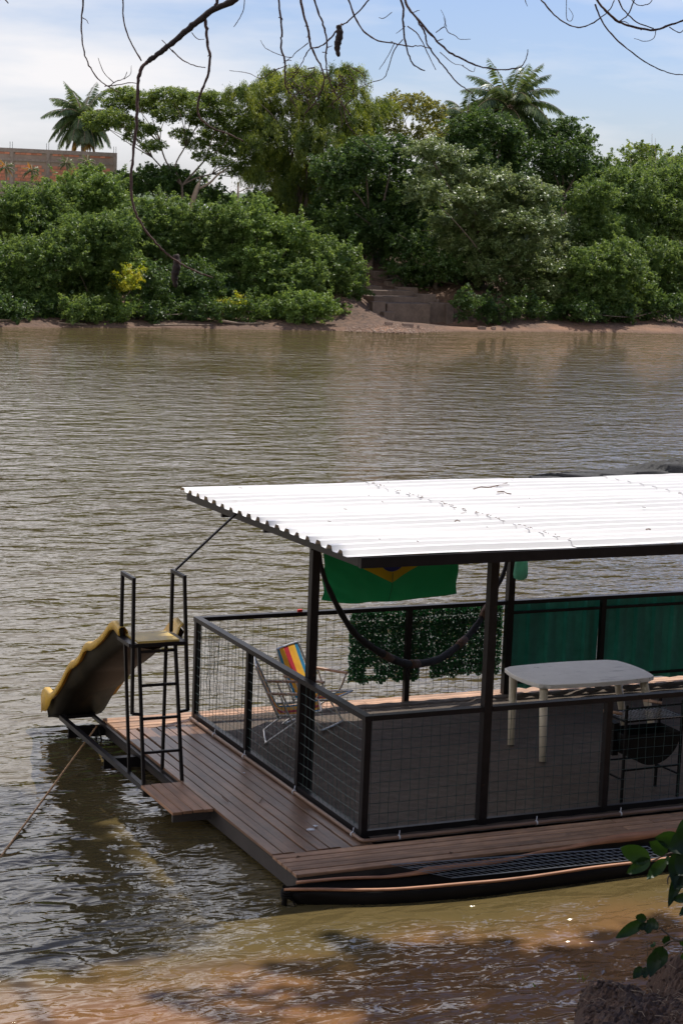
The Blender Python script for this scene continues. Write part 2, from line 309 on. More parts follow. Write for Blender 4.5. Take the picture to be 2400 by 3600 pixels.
# ---------------------------------------------------------------- terrain and river
def vnoise(x, y, s, seed=0):
    x = x/s+seed*17.3; y = y/s+seed*9.1
    return (np.sin(x*1.3+np.sin(y*1.7+seed))+np.sin(y*1.1+np.sin(x*.9)*1.3)+np.sin((x+y)*.7+seed*2))/3
def terrain(x, y):
    x = np.asarray(x, float); y = np.asarray(y, float)
    pt = at('z', WZ, 1400, 1172)[0]
    shore = 64.5-1.6*np.exp(-((x-pt)/2.2)**2)+.35*vnoise(x, x*0, 2.3, 1)
    far = np.where(y < shore, WZ-.9*np.clip(shore-y, 0, 2)**.8,
          WZ+.22*np.clip(y-shore, 0, 1.2)+.10*np.clip(y-shore-1.2, 0, 2)+.36*np.clip(y-shore-2.6, 0, 11.2))
    far = np.where((y > shore+1), far-.95*np.exp(-((x-34.6)/3.0)**4)*np.clip((y-65.3)/2.0, 0, 1)*np.clip((77.5-y)/3, 0, 1), far)
    far = np.where(y > shore, far+np.clip((y-shore)/3, 0, 1)*.12*vnoise(x, y, .8, 2), far)
    sn = -3.9+.5*vnoise(x, x*0, 1.7, 3)
    near = np.where(y > sn, WZ-.35*np.clip(y-sn, 0, 4), WZ+.345*np.clip(sn-y, 0, 11.9)+.05*vnoise(x, y, .5, 5)*np.clip(sn-y, 0, 1))
    return np.where(y > 30, far, near)
def grid(name, xs, ys, fn, material, **k):
    X, Y = np.meshgrid(xs, ys); Z = fn(X, Y); V = np.stack([X.ravel(), Y.ravel(), Z.ravel()], 1)
    nx, ny = len(xs), len(ys)
    F = [(j*nx+i, j*nx+i+1, (j+1)*nx+i+1, (j+1)*nx+i) for j in range(ny-1) for i in range(nx-1)]
    return mk(name, V, F, material, **k)
xs = np.concatenate([[-2500, -900, -300, -120, -60, -30], np.arange(-15, 5, .6), np.arange(5, 60, .4), np.arange(62, 100, 4), [130, 200, 400, 900, 2500]])
ys = np.concatenate([[-1500, -400, -120, -60, -30], np.arange(-20, -2, .4), [-1, 3, 8, 20, 40, 58], np.arange(62, 84, .35), [86, 90, 100, 130, 200, 400, 900, 2800]])
grid('ground', xs, ys, terrain, MT['earth'], kind='structure', smooth=True)
mk('river_water', [(-2500, -7, WZ), (2500, -7, WZ), (2500, 70, WZ), (-2500, 70, WZ)], [(0, 1, 2, 3)], MT['water'], kind='structure')

# ---------------------------------------------------------------- foliage machinery
def leaves(name, C, Nrm, size, aspect, material, parent=None, droop=None, fold=.25, tint=None, **k):
    """one mesh of many small folded leaves; C centres, Nrm facing, size per leaf"""
    C = np.asarray(C, float); n = len(C); Nrm = Nrm/(np.linalg.norm(Nrm, axis=1, keepdims=True)+1e-9)
    rv = rs.normal(size=(n, 3)) if droop is None else droop+rs.normal(size=(n, 3))*.35
    A = rv-Nrm*np.sum(rv*Nrm, 1, keepdims=True); A /= (np.linalg.norm(A, axis=1, keepdims=True)+1e-9)
    B = np.cross(Nrm, A); s = np.asarray(size).reshape(-1, 1)*np.ones((n, 1))
    P0 = C-A*s*.5; P1 = C+B*s*aspect*.5+Nrm*s*fold*.3; P2 = C+A*s*.5; P3 = C-B*s*aspect*.5+Nrm*s*fold*.3
    V = np.stack([P0, P1, P2, P3], 1).reshape(-1, 3)
    me = bpy.data.meshes.new(name); me.vertices.add(4*n); me.vertices.foreach_set('co', V.ravel())
    b = np.arange(n)*4; T = np.stack([b, b+1, b+2, b, b+2, b+3], 1).ravel()
    me.loops.add(6*n); me.loops.foreach_set('vertex_index', T.astype(np.int32))
    me.polygons.add(2*n); me.polygons.foreach_set('loop_start', np.arange(2*n, dtype=np.int32)*3)
    me.polygons.foreach_set('loop_total', np.full(2*n, 3, np.int32))
    at_ = me.attributes.new('tint', 'FLOAT', 'FACE')
    tv = rs.rand(n) if tint is None else np.clip(tint, 0, 1)
    at_.data.foreach_set('value', np.repeat(tv, 2).astype(np.float32))
    me.materials.append(material); me.update(calc_edges=True); me.validate()
    o = bpy.data.objects.new(name, me); COL.objects.link(o)
    if parent is not None: hang(o, parent)
    for a, v in k.items(): o[a] = v
    return o

def lumps_cloud(lumps, leaf, dens=1.0, up=.45, cover=2.6, clump=.24, inner=True, spray=.5):
    """lumps: list of (centre xyz, (rx, ry, rz)). Returns centres, normals, sizes, tint"""
    C = []; Nn = []; T = []; S = []
    toc = CP-np.array([25, 70, 2]); toc /= np.linalg.norm(toc)
    for c, r in lumps:
        c = np.array(c); r = np.array(r); area = 4*math.pi*((r[0]*r[1])**1.6/3+(r[0]*r[2])**1.6/3+(r[1]*r[2])**1.6/3)**(1/1.6)
        nl = int(area*cover*dens/(leaf*leaf*.30)); nc = max(8, int(area/(clump*clump*1.5)))
        d = rs.normal(size=(nc, 3)); d /= np.linalg.norm(d, axis=1, keepdims=True)
        keep = (d@toc > -.25) | (d[:, 2] > .5) | (rs.rand(nc) < .25); d = d[keep]; nl = int(nl*keep.mean()); nc = len(d)
        rad = .62+.36*rs.rand(nc); cc = c+d*r*rad[:, None]; cs = clump*(.6+1.1*rs.rand(nc))*np.where(rs.rand(nc) < .07, 2.1, 1); ct = np.clip(.5+.28*rs.normal(size=nc), 0, 1)
        dr = d*.75+np.array([0, 0, spray])+rs.normal(size=(nc, 3))*.45; dr /= np.linalg.norm(dr, axis=1, keepdims=True)
        idx = rs.randint(0, nc, nl); tt = rs.rand(nl)**.8; wv = rs.normal(size=(nl, 3))*(.07+.22*clump)*(1.15-tt)[:, None]; wv[:, 2] *= .8
        P = cc[idx]+dr[idx]*(cs[idx]*tt*1.5)[:, None]+wv; P[:, 2] -= .25*cs[idx]*tt**2
        nn = dr[idx]*.35+np.array([0, 0, up])+rs.normal(size=(nl, 3))*.6
        C.append(P); Nn.append(nn); T.append(np.clip(ct[idx]+.16*rs.normal(size=nl), 0, 1)); S.append(leaf*(.6+.8*rs.rand(nl)))
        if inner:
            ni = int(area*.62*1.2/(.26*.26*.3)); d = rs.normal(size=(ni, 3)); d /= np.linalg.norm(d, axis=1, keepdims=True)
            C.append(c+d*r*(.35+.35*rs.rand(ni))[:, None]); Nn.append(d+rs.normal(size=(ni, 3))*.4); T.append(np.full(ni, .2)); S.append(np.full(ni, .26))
    return np.concatenate(C), np.concatenate(Nn), np.concatenate(S), np.concatenate(T)

def L3(u, v, ru, Y, rv=None, ry=None):
    """a lump whose outline has the given size in the photograph, at depth Y"""
    Y = Y-1.5 if Y < 76 else Y
    p = at('y', Y, u, v); k = dist(p)/FPX; return (p, (ru*k, (ry if ry else ru)*k, (rv if rv else ru*.85)*k))

def gz(x, y): return float(terrain(x, y))
def branchy(lumps, base, mb, r0=.12, twist=.25):
    """trunk from base with a limb to every lump, so crowns are carried by wood"""
    base = np.array(base, float); cen = np.mean([l[0] for l in lumps], 0); lowz = min(l[0][2]-l[1][2]*.3 for l in lumps)
    fork = base*.55+cen*.45; fork[2] = base[2]+max(.3, (lowz-base[2])*.75)
    tr = spline([base-np.array([0, 0, .25]), base*.6+fork*.4+rs.normal(size=3)*[.1, .1, 0], fork], 4)
    mb.tube(tr, np.linspace(r0, r0*.7, len(tr)), 7)
    ng = max(1, len(lumps)//6); order = sorted(lumps, key=lambda l: math.atan2(l[0][2]-fork[2], l[0][0]-fork[0])); grp = [order[i::1][:0] for i in range(0)]
    per = int(math.ceil(len(order)/ng))
    for gi in range(ng):
        G_ = order[gi*per:(gi+1)*per]
        if not G_: continue
        gc = np.mean([l[0] for l in G_], 0); node = fork+(gc-fork)*.5+rs.normal(size=3)*.15 if ng > 1 else fork
        if ng > 1:
            p = spline([fork, (fork+node)/2+rs.normal(size=3)*.18, node], 4); mb.tube(p, np.linspace(r0*.62, r0*.42, len(p)), 6)
        for c, r in G_:
            c = np.array(c); mid = (node+c)/2+rs.normal(size=3)*twist*np.array([1, 1, .5])
            p = spline([node, mid, c], 4); mb.tube(p, np.linspace(r0*.36, r0*.10, len(p)), 5)
            for _ in range(3):
                e = c+rs.normal(size=3)*r*.6; p = spline([mid*.4+c*.6, (mid+e)/2*.5+c*.5, e], 3); mb.tube(p, np.linspace(r0*.16, r0*.05, len(p)), 4)

def shrub(name, label, cat, px_l, Y, leafm, leaf=.13, group=None, cover=2.6, r0=.07, jitter=1.0, bark='bark', up=.45, clump=.24, base=None, inner=True, dens=1.0, grow=1.0, spray=.5):
    lumps = []
    for q in px_l:
        u, v, ru = q[:3]; rv = q[3] if len(q) > 3 else ru*.85; ru *= grow; rv *= grow
        yy = Y+(q[4] if len(q) > 4 else rs.uniform(-jitter, jitter)); lumps.append(L3(u, v, ru, yy, rv))
    cx = np.mean([l[0][0] for l in lumps]); cy = np.mean([l[0][1] for l in lumps])
    if base is not None: b = at('y', Y, *base); cx = b[0]; cy = Y
    t = thing(name, label, cat, (cx, cy, gz(cx, cy)), 0, group)
    mb = MB(); branchy(lumps, (cx, cy, gz(cx, cy)), mb, r0)
    o = mb.obj('trunk' if 'tree' in name else 'stem', MT[bark], t, smooth=True)
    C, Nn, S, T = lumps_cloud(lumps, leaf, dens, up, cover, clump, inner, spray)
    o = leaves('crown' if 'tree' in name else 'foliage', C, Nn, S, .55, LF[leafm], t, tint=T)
    return t

# ---------------------------------------------------------------- far bank: shrubs and trees
G1 = 'shrubs along the far river bank'
SH = [
 ('broad shrub at the far left below the brick wall, high on the bank', 73, 'bush', [(30,735,90),(140,725,85),(60,810,105),(180,800,100),(-30,790,90)]),
 ('brighter leafy shrub standing right against the brick wall', 75.5, 'bright', [(255,680,70),(330,650,70),(390,680,58),(300,740,90),(420,750,75),(210,725,60)]),
 ('dark low shrub at the far left edge with drooping sprays over the river', 69, 'bush', [(30,930,105),(-20,1030,95),(50,1060,85),(130,930,95),(120,1050,80)]),
 ('wide shrub between the far left shrub and the yellow sprig', 69.5, 'bush', [(230,890,95),(300,840,100),(400,830,95),(260,980,90),(370,920,100),(340,1020,90),(430,930,70),(220,1060,70)]),
 ('rounded green shrub under the dead leaning trunk', 72.5, 'bush', [(500,775,85),(600,770,82),(560,850,100),(660,840,95),(490,850,80)]),
 ('green shrub hiding the foot of the metal roofed shed', 71.5, 'bush', [(730,785,75),(810,790,68),(720,860,95),(820,870,100),(640,950,85),(760,950,85)]),
 ('bright shrub left of the bamboo with a pointed leafy top', 71, 'bright', [(915,735,45),(880,800,75),(950,830,85),(1020,830,70),(990,920,95),(900,930,90)]),
 ('low dark shrub leaning over the driftwood', 69.3, 'dark', [(510,1000,80),(590,1040,75),(690,990,80),(770,1030,75),(650,1070,55)]),
 ('drooping shrub in the middle of the left bank', 69, 'bush', [(860,1040,65),(930,1000,80),(1040,1000,80),(1110,980,60)]),
 ('low light green bush trailing on the sand beside the steps', 67.6, 'bright', [(980,1085,50),(1050,1080,60),(1120,1085,55),(1180,1105,38),(1215,1115,20)]),
 ('dark green bush just left of the concrete steps', 70, 'bush', [(1130,900,70),(1200,920,65),(1250,960,45),(1180,1000,70),(1250,1010,40)]),
 ('small bush hanging over the water below the yellow sprig', 67.6, 'bright', [(430,1110,38),(465,1090,38)]),
 ('yellow leaved sprig among the green shrubs', 67.9, 'yellow', [(455,985,34),(425,1010,26)]),
 ('yellow green sprig low over the driftwood', 67.9, 'yellow', [(800,1080,26),(845,1072,22)]),
 ('tall shrub at the right edge under the thin upright stems', 73.5, 'bush', [(2230,690,85),(2330,660,80),(2400,640,70),(2300,780,95),(2400,780,90),(2170,640,50)]),
 ('olive toned shrub between the layered tree and the right edge', 72.5, 'bush', [(2080,700,80),(2150,760,85),(2080,820,95),(2190,840,90)]),
 ('dark shrub low on the right bank', 69.3, 'bush', [(2080,960,95),(2170,930,95),(2120,1040,80),(2230,1030,85),(2020,1080,50)]),
 ('green shrub at the right edge just above the sand', 70, 'bush', [(2310,920,90),(2400,940,90),(2360,1040,70),(2290,1050,60)]),
 ('dark overhanging shrub low at the left waterline', 67.6, 'dark', [(-10,1080,55),(60,1097,48),(130,1090,52),(190,1108,38)]),
 ('dark overhanging shrub between the bent branch and the yellow sprig', 67.5, 'bush', [(260,1092,48),(330,1100,46),(385,1085,45)]),
 ('dark overhanging shrub right of the yellow sprig', 67.5, 'dark', [(540,1105,46),(610,1095,48),(680,1105,42),(750,1100,38)]),
 ('low overhanging shrub above the pale slanting driftwood', 67.4, 'bush', [(830,1095,40),(890,1092,45),(940,1105,36)]),
 ('dark overhanging shrub right of the concrete steps', 68.2, 'dark', [(1640,1065,45),(1720,1088,46),(1800,1095,40),(1870,1092,42),(1950,1104,38)]),
 ('dark shrub low over the waterline at the far right', 67.8, 'dark', [(2330,1080,40),(2400,1085,42),(2200,1098,42),(2260,1098,38),(2120,1095,38),(2050,1100,36)]),
 ('dim undergrowth behind the concrete steps', 76, 'dark', [(1230,800,80),(1330,840,80),(1420,830,80),(1150,830,70)]),
]
for lb, Y, m, pl in SH:
    shrub('shrub', lb, 'shrub', pl, Y, m, group=G1, leaf=.10)

def px_box(u, v): return (u, v)
for lb, Y, m, pl_ in [
 ('dark bushy tree between the airy tree and the right shrubs', 82, 'dark', [(2090,600,55),(2120,660,60),(2060,700,60),(2170,690,60),(2000,720,60)]),
 ('dark hedge like tree filling in behind the layered tree', 78, 'dark', [(1560,600,60),(1600,700,70),(1700,720,70),(1820,740,70),(1920,720,60),(1500,720,60)]),
 ('mid green tree behind the right edge shrubs', 80, 'bush', [(2230,640,60),(2310,620,60),(2400,600,60),(2420,680,60),(2190,700,60)]),
 ('dark tree under the bamboo plumes at its left foot', 81, 'dark', [(900,720,45),(960,740,55),(1040,770,60),(1130,770,60)]),
 ('low dark undergrowth on the slope right of the steps', 74, 'dark', [(1700,900,70),(1800,930,70),(1900,960,70),(2000,930,70),(1640,830,60)])]:
    shrub('bushy_tree', lb, 'tree', pl_, Y, m, leaf=.15, r0=.12, cover=2.2)
shrub('small_tree', 'dense dark tree crown between palm and umbrella tree, above the left shrubs', 'tree',
      [(470,655,60,40),(540,640,60,45),(620,650,65,45),(680,660,50,40),(590,610,35,25),(420,640,45,30),(760,690,40,28)], 80, 'dark', .13, r0=.15)
shrub('small_tree', 'far round tree top seen in the gap beside the lamp post', 'tree', [(735,690,32,25),(770,715,30,22),(700,700,25,20)], 108, 'bush', .16, cover=2, inner=True)
shrub('small_tree', 'pale distant bush top right of the lamp post gap', 'tree', [(810,715,34,20),(860,725,30,18)], 112, 'bright', .16, cover=2)
shrub('broad_tree', 'dark broad tree behind the steps in the middle of the bank', 'tree',
      [(1180,610,85),(1280,555,75),(1380,545,70),(1230,700,100),(1350,680,110),(1150,740,75),(1450,740,100),(1330,800,100),(1210,800,90),(1480,640,70)], 75.5, 'dark', .12, r0=.25, cover=2.4)
shrub('layered_tree', 'shiny pale green tree with layered flat boughs on the right bank', 'tree',
      [(1500,535,75,32),(1590,560,60,30),(1560,620,95,34),(1640,640,50,24),(1500,680,80,34),(1730,640,85,30),(1830,655,70,28),(1650,700,90,32),(1790,715,110,36),(1910,690,55,26),
       (1700,780,110,38),(1860,790,110,38),(1580,790,80,34),(1960,800,60,30),(1640,870,100,38),(1800,870,110,40),(1930,880,80,34),(1720,950,90,36),(1860,950,100,36),(1960,950,70,30),
       (1800,1020,60,34),(1930,1020,80,30),(1990,1000,40,26),(1950,1075,55,30),(1880,1090,40,22)], 71, 'grey', .115, r0=.11, jitter=1.3, cover=2.6, up=1.1, clump=.24)
shrub('layered_tree', 'dim leafy boughs hanging above the concrete steps', 'tree',
      [(1460,850,90,45),(1560,930,100,45),(1440,950,80,40),(1600,1000,90,45),(1690,1050,60,35),(1500,1010,50,35)], 73, 'dark', .12, r0=.14, cover=2.2)
shrub('round_tree', 'dark dense tree under the large palm', 'tree',
      [(1640,455,55),(1700,440,50),(1770,470,65),(1650,540,75),(1740,550,80),(1820,540,65),(1800,610,60),(1700,620,70),(1590,500,40)], 79, 'dark', .13, r0=.22, up=.7)
shrub('round_tree', 'rounded tree with an airy right edge beside the palm tree', 'tree',
      [(1920,480,60),(1990,460,50),(2050,500,45),(1930,560,75),(2020,560,65),(1960,630,75),(2040,630,55)], 80.5, 'dark', .12, r0=.2, cover=2.0)
shrub('round_tree', 'distant tree with rounded leaf clumps near the right edge', 'tree',
      [(2230,560,42),(2280,545,38),(2180,590,36),(2320,580,36),(2125,590,32),(2250,620,60)], 88, 'umbrella', .16, r0=.2, cover=1.8, clump=.4)
shrub('spreading_tree', 'open crowned tree with bare forking limbs between bamboo and palms', 'tree',
      [(1400,362,42,24),(1460,370,50,26),(1510,395,42,30),(1540,440,34,34),(1360,385,36,22),(1370,440,34,24),(1440,470,40,22),(1500,480,36,20),(1320,420,40,22)], 81, 'olive', .13, r0=.09, base=(1420, 600), cover=1.8, clump=.2, inner=False, grow=1.15, spray=.2)
shrub('spreading_tree', 'wide umbrella crowned tree with bare forking limbs behind the left shrubs', 'tree',
      [(440,330,50,15),(500,345,50,16),(420,365,55,16),(600,335,62,18),(520,372,55,16),(690,350,62,18),(750,345,45,16),(650,375,60,17),(790,385,60,20),(590,405,50,13),(400,410,45,16),(440,430,50,15),(330,415,40,16),(350,440,40,14),
       (720,420,60,18),(830,430,50,18),(500,455,50,12),(470,480,30,9),(770,470,62,18),(850,480,45,16),(690,505,45,11),(810,520,60,18),(540,510,38,9),(880,545,42,16),(870,590,45,17),(830,600,30,10),(640,470,35,9),(720,550,35,9),(780,570,35,10),(890,625,28,12)],
      79, 'umbrella', .10, r0=.085, base=(640, 700), cover=2.4, clump=.10, up=.9, inner=False, bark='bark', jitter=1.6, grow=1.12, spray=.1)

# dead leaning trunk in front of the gap
t = thing('bare_tree', 'bleached leaning trunk with one long bare limb beside the metal roof', 'tree', at('y', 77.5, 680, 720))
mb = MB(); P = lambda u, v, Y=77.5: at('y', Y, u, v)
mb.tube([P(672, 745), P(684, 690), P(696, 655), P(700, 640)], [.16, .13, .11, .05], 7)
for pts, r in [(((694,665),(735,645),(765,615),(800,590),(830,560)), .07), (((697,650),(704,632),(700,620)), .05), (((765,615),(775,600),(770,580)), .03), (((735,648),(730,625),(745,600)), .025)]:
    q = spline([P(*a) for a in pts], 3); mb.tube(q, np.linspace(r, r*.35, len(q)), 5)
mb.obj('trunk', MT['palebark'], t, smooth=True)

# bamboo clump: arching culms, plumes of narrow hanging leaves
t = thing('bamboo_clump', 'huge feathery bamboo clump towering over the middle of the far bank', 'bamboo', (*at('y', 79, 1060, 760)[:2], 4.4))
bl = [(845,325,42,30),(900,310,45,28),(960,265,50,30),(930,380,80,50),(1010,300,60,40),(1045,255,45,26),(1100,270,50,34),(1150,300,60,40),(1195,255,46,26),(1245,250,34,18),(1230,320,55,40),(1060,380,110,70),(1180,400,95,60),(960,470,90,70),(880,420,50,40),
      (1090,500,110,80),(1220,480,75,70),(930,560,75,60),(1010,600,95,75),(1120,620,100,80),(1220,590,60,60),(1060,700,80,70),(1160,700,60,55),(980,680,55,60),(1290,385,50,34),(1340,370,40,24),(1290,455,45,40),(1255,545,35,40),(905,620,38,34),(890,505,36,36)]
lum = [L3(u, v, ru, 79+rs.uniform(-1.8, 1.8), rv*1.05) for u, v, ru, rv in bl]
mb = MB(); root = np.array([*at('y', 79, 1060, 760)[:2], 4.3])
for c, r in lum:
    b = root+rs.normal(size=3)*[.7, .5, 0]; top = c+np.array([0, 0, r[2]*.5])
    mid = b*.45+top*.55; mid[:2] = b[:2]*.75+top[:2]*.25; mid[2] += .9
    p = spline([b, mid, top], 6); mb.tube(p, np.linspace(.06, .015, len(p)), 5)
mb.obj('culm', MT['bark'], t, smooth=True)
C, Nn, S, T = [], [], [], []
for c, r in lum:
    npl = int(34*(r[0]*r[2])**.8)+8
    for _ in range(npl):
        d = rs.normal(size=3); d /= np.linalg.norm(d); d[1] = -abs(d[1]) if rs.rand() < .7 else d[1]
        p0 = c+d*r*rs.uniform(.6, 1.02); ln = rs.uniform(.5, 1.1); out = d*np.array([1, 1, .3]); nn = 110; tt = rs.rand(nn)
        P_ = p0+np.outer(tt, out)*ln*.6; P_[:, 2] -= ln*.75*tt**1.7; P_ += rs.normal(size=(nn, 3))*.10
        C.append(P_); Nn.append(rs.normal(size=(nn, 3))*.6+out+np.array([0, 0, .5])); S.append(.12+.10*rs.rand(nn)); T.append(np.clip(.35+.3*rs.normal()+.012*(0)+.15*rs.normal(size=nn), 0, 1))
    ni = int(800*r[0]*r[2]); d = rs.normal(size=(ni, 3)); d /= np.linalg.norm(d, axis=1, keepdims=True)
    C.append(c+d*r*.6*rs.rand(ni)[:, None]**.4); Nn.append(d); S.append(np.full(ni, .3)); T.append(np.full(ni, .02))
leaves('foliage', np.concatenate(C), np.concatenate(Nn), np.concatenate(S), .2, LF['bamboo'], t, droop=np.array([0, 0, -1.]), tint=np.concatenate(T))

# palms
def palm(name, label, u, v, Y, R, nf, base_z=None, dry=6, leafn=46, group=None, trunk=.16, spread=(-.5, 1.35), yellow=0, seed=1):
    q = np.random.RandomState(seed); c = at('y', Y, u, v); k = dist(c)/FPX; Rm = R*k; bz = gz(c[0], c[1]) if base_z is None else base_z
    t = thing(name, label, 'palm', (c[0], c[1], bz), 0, group)
    mb = MB(); tr = spline([(c[0]+.25, c[1], bz-.2), (c[0]+.1, c[1], (bz+c[2])/2), tuple(c)], 6); mb.tube(tr, np.linspace(trunk, trunk*.8, len(tr)), 9)
    mb.obj('trunk', MT['palebark'], t, smooth=True)
    C, Nn, S, Dr, T, K = [], [], [], [], [], []; rac = MB()
    for f in range(nf):
        az = f*2.399+q.uniform(-.2, .2); el = spread[0]+(spread[1]-spread[0])*((f+.5)/nf)+q.uniform(-.1, .1); ln = Rm*q.uniform(.9, 1.1)*(1 if el > -.3 else .8)
        isdry = f < dry; pts = []; p = c.copy(); d = np.array([math.cos(az)*math.cos(el), math.sin(az)*math.cos(el), math.sin(el)]); n = 14
        for s in range(n+1):
            pts.append(p.copy()); p = p+d*ln/n; d = d+np.array([0, 0, -.075-.05*max(0, math.cos(el))]); d /= np.linalg.norm(d)
        rac.tube(pts, np.linspace(.035, .008, len(pts)), 4)
        pts = np.array(pts)
        for s in range(leafn):
            tt = .12+.86*(s+.5)/leafn; x = tt*n; i = int(x); P0 = pts[i]+(pts[min(i+1, n)]-pts[i])*(x-i); ax = pts[min(i+1, n)]-pts[i]; ax /= np.linalg.norm(ax)
            side = np.cross(ax, [0, 0, 1.]); side /= (np.linalg.norm(side)+1e-6); ll = Rm*.27*math.sin(math.pi*min(1, .12+tt*.88))**.6*q.uniform(.85, 1.1)
            for sg in (-1, 1):
                dd = side*sg*.75+ax*.55+np.array([0, 0, -.35-.35*q.rand()-(1.3 if isdry else 0)]); dd /= np.linalg.norm(dd)
                w_ = ll*.13 if Rm > 1.2 else ll*.15
                nrm = np.cross(dd, ax); nrm /= (np.linalg.norm(nrm)+1e-6); bx = np.cross(nrm, dd)*w_
                K.append(bool(isdry or (yellow and f % 3 == 0))); T.append(q.rand())
                C.append([P0, P0+dd*ll*.45+bx*.5, P0+dd*ll-np.array([0, 0, ll*.15]), P0+dd*ll*.45-bx*.5])
    rac.obj('midrib', MT['palebark'], t, smooth=True)
    C = np.array(C); K = np.array(K); T = np.array(T)
    for nm, sel, mm in (('frond', ~K, 'palm'), ('dry_frond', K, 'drypalm')):
        if sel.sum() == 0: continue
        n = int(sel.sum()); V = C[sel].reshape(-1, 3); F = [(4*i, 4*i+1, 4*i+2, 4*i+3) for i in range(n)]
        o = mk(nm, V, F, LF[mm], t); a = o.data.attributes.new('tint', 'FLOAT', 'FACE'); a.data.foreach_set('value', T[sel].astype(np.float32))
    return t
palm('coconut_palm', 'coconut palm with a drooping yellowing skirt behind the brick wall', 292, 415, 90, 145, 44, base_z=4.5, dry=7, seed=3, spread=(-1.15, 1.35))
palm('coconut_palm', 'largest palm with arching fronds standing highest on the right', 1790, 385, 83, 200, 40, dry=3, seed=8, spread=(-.85, 1.35))
palm('coconut_palm', 'smaller palm partly hidden left of the largest palm', 1640, 425, 85, 145, 30, dry=1, seed=12, spread=(-.6, 1.2))
palm('coconut_palm', 'thin young palm top near the right edge of the bank', 2345, 600, 80, 70, 12, dry=0, seed=5, spread=(0, 1.4), leafn=30)
GP = 'garden palms in front of the brick wall'
for (u, v, lb, sd_) in [(20,590,'garden palm with yellow leaves at the left edge of the brick wall',1),(112,602,'garden palm with yellow leaves before the second brick bay',2),(235,575,'green garden palm before the middle of the brick wall',3),(308,572,'green garden palm near the right end of the brick wall',4)]:
    palm('garden_palm', lb, u, v, 83, 40, 13, dry=0, seed=20+sd_, spread=(-.3, 1.3), yellow=sd_ < 3, leafn=22, group=GP, trunk=.05)

# thin upright stems with small leaves at the right
GS = 'thin upright stems at the right edge'
for i, (u, v0, v1, lb) in enumerate([(2215, 700, 555, 'leftmost thin leafy stem rising over the right shrubs'), (2290, 700, 470, 'tallest thin bare tipped stem near the right edge'), (2302, 690, 485, 'thin stem close beside the tallest stem'), (2362, 700, 520, 'thin leafy stem nearest the right edge')]):
    a = at('y', 74, u-8, v0+60); b = at('y', 74, u, v1); t = thing('tall_stem', lb, 'plant', a, 0, GS)
    mb = MB(); p = spline([a, (a+b)/2+np.array([.05, 0, 0]), b], 5); mb.tube(p, np.linspace(.03, .008, len(p)), 4); mb.obj('stem', MT['palebark'], t, smooth=True)
    n = 260; tt = rs.rand(n)*.8; P_ = a+np.outer(tt, b-a)+rs.normal(size=(n, 3))*.09; leaves('foliage', P_, rs.normal(size=(n, 3))+[0, 0, .6], .08+.05*rs.rand(n), .4, LF['bush'], t)

# ---------------------------------------------------------------- far bank: wall, steps, pole, shed, debris
YB = 86.0
t = thing('brick_wall', 'unfinished orange clay block wall with grey concrete frame', 'wall', (*at('y', YB, 200, 640)[:2], 4.5))
xl = at('y', YB, -60, 520)[0]; xr = at('y', YB, 410, 537)[0]; ztop = at('y', YB, 205, 528)[2]; zb = 4.4
mk('mortar', *((lambda m: (m.V, m.F))(MB().box((xl, YB, zb), (xr, YB+.16, ztop-.1)))), MT['mortar'], t)
MB().box((xl, YB-.05, ztop-.2), (xr+.02, YB+.22, ztop)).obj('top_beam', MT['conbeam'], t)
zm = at('y', YB, 205, 565)[2]; MB().box((xl, YB-.045, zm-.1), (xr, YB+.2, zm+.02)).obj('middle_beam', MT['conbeam'], t)
pxs = [at('y', YB, u, 560)[0] for u in (41, 169, 292, 405)]
for x in pxs:
    MB().box((x-.09, YB-.06, zb), (x+.09, YB+.23, ztop-.2)).obj('column', MT['conbeam'], t)
    m_ = MB()
    for dx in (-.06, .06): m_.tube([(x+dx, YB+.05, ztop-.05), (x+dx, YB+.05, ztop+.32)], .012, 4)
    m_.obj('rebar', MT['steel'], t)
bm_ = None; nb_ = 0
z = zb+.62
row = 0
while z < ztop-.22:
    hh = .155
    if not (zm-.12-hh < z < zm+.07):
        x = xl+(row % 2)*.14
        while x < xr-.26:
            if all(abs(x+.135-px_) > .215 for px_ in pxs) and nb_ < 299 and z > 5.6:
                if bm_ is None:
                    o = MB().box((0, 0, 0), (.262, .03, .142)).obj('brick', MT['brick'], t, local=False); bm_ = o
                else:
                    o = bm_.copy(); COL.objects.link(o)
                o.matrix_parent_inverse = Matrix.Identity(4); o.location = Vector((x, YB-.022+rs.uniform(-.006, .006), z))-t.location; nb_ += 1
            x += .28
    z += .165; row += 1

t = thing('shed', 'small building with a pale metal roof glimpsed between the shrubs', 'building', (*at('y', 92, 728, 760)[:2], 4.5))
a = at('y', 92, 692, 716); b = at('y', 92, 764, 718); MB().box((a[0], 92, 4.4), (b[0], 96, a[2]-.35)).obj('wall', MT['conbeam'], t)
for k in range(5):
    f = k/4.8; x0 = a[0]+(b[0]-a[0])*k/5; x1 = a[0]+(b[0]-a[0])*(k+1)/5-.02
    mk('roof_panel', [(x0, 91.8, a[2]-.42), (x1, 91.8, a[2]-.42), (x1, 94, a[2]), (x0, 94, a[2]), (x0, 91.8, a[2]-.45), (x1, 91.8, a[2]-.45), (x1, 94, a[2]-.03), (x0, 94, a[2]-.03)], [(0,1,2,3),(7,6,5,4),(0,4,5,1),(1,5,6,2),(2,6,7,3),(3,7,4,0)], MT['metalroof'], t)
t = thing('lamp_post', 'thin grey street lamp post standing left of the bamboo', 'lamp post', (*at('y', 95, 838, 740)[:2], 4.5))
p = at('y', 95, 838, 640); MB().tube([(p[0], 95, 4.4), (p[0], 95, p[2])], [.09, .06], 8).obj('pole', MT['conbeam'], t, smooth=True)
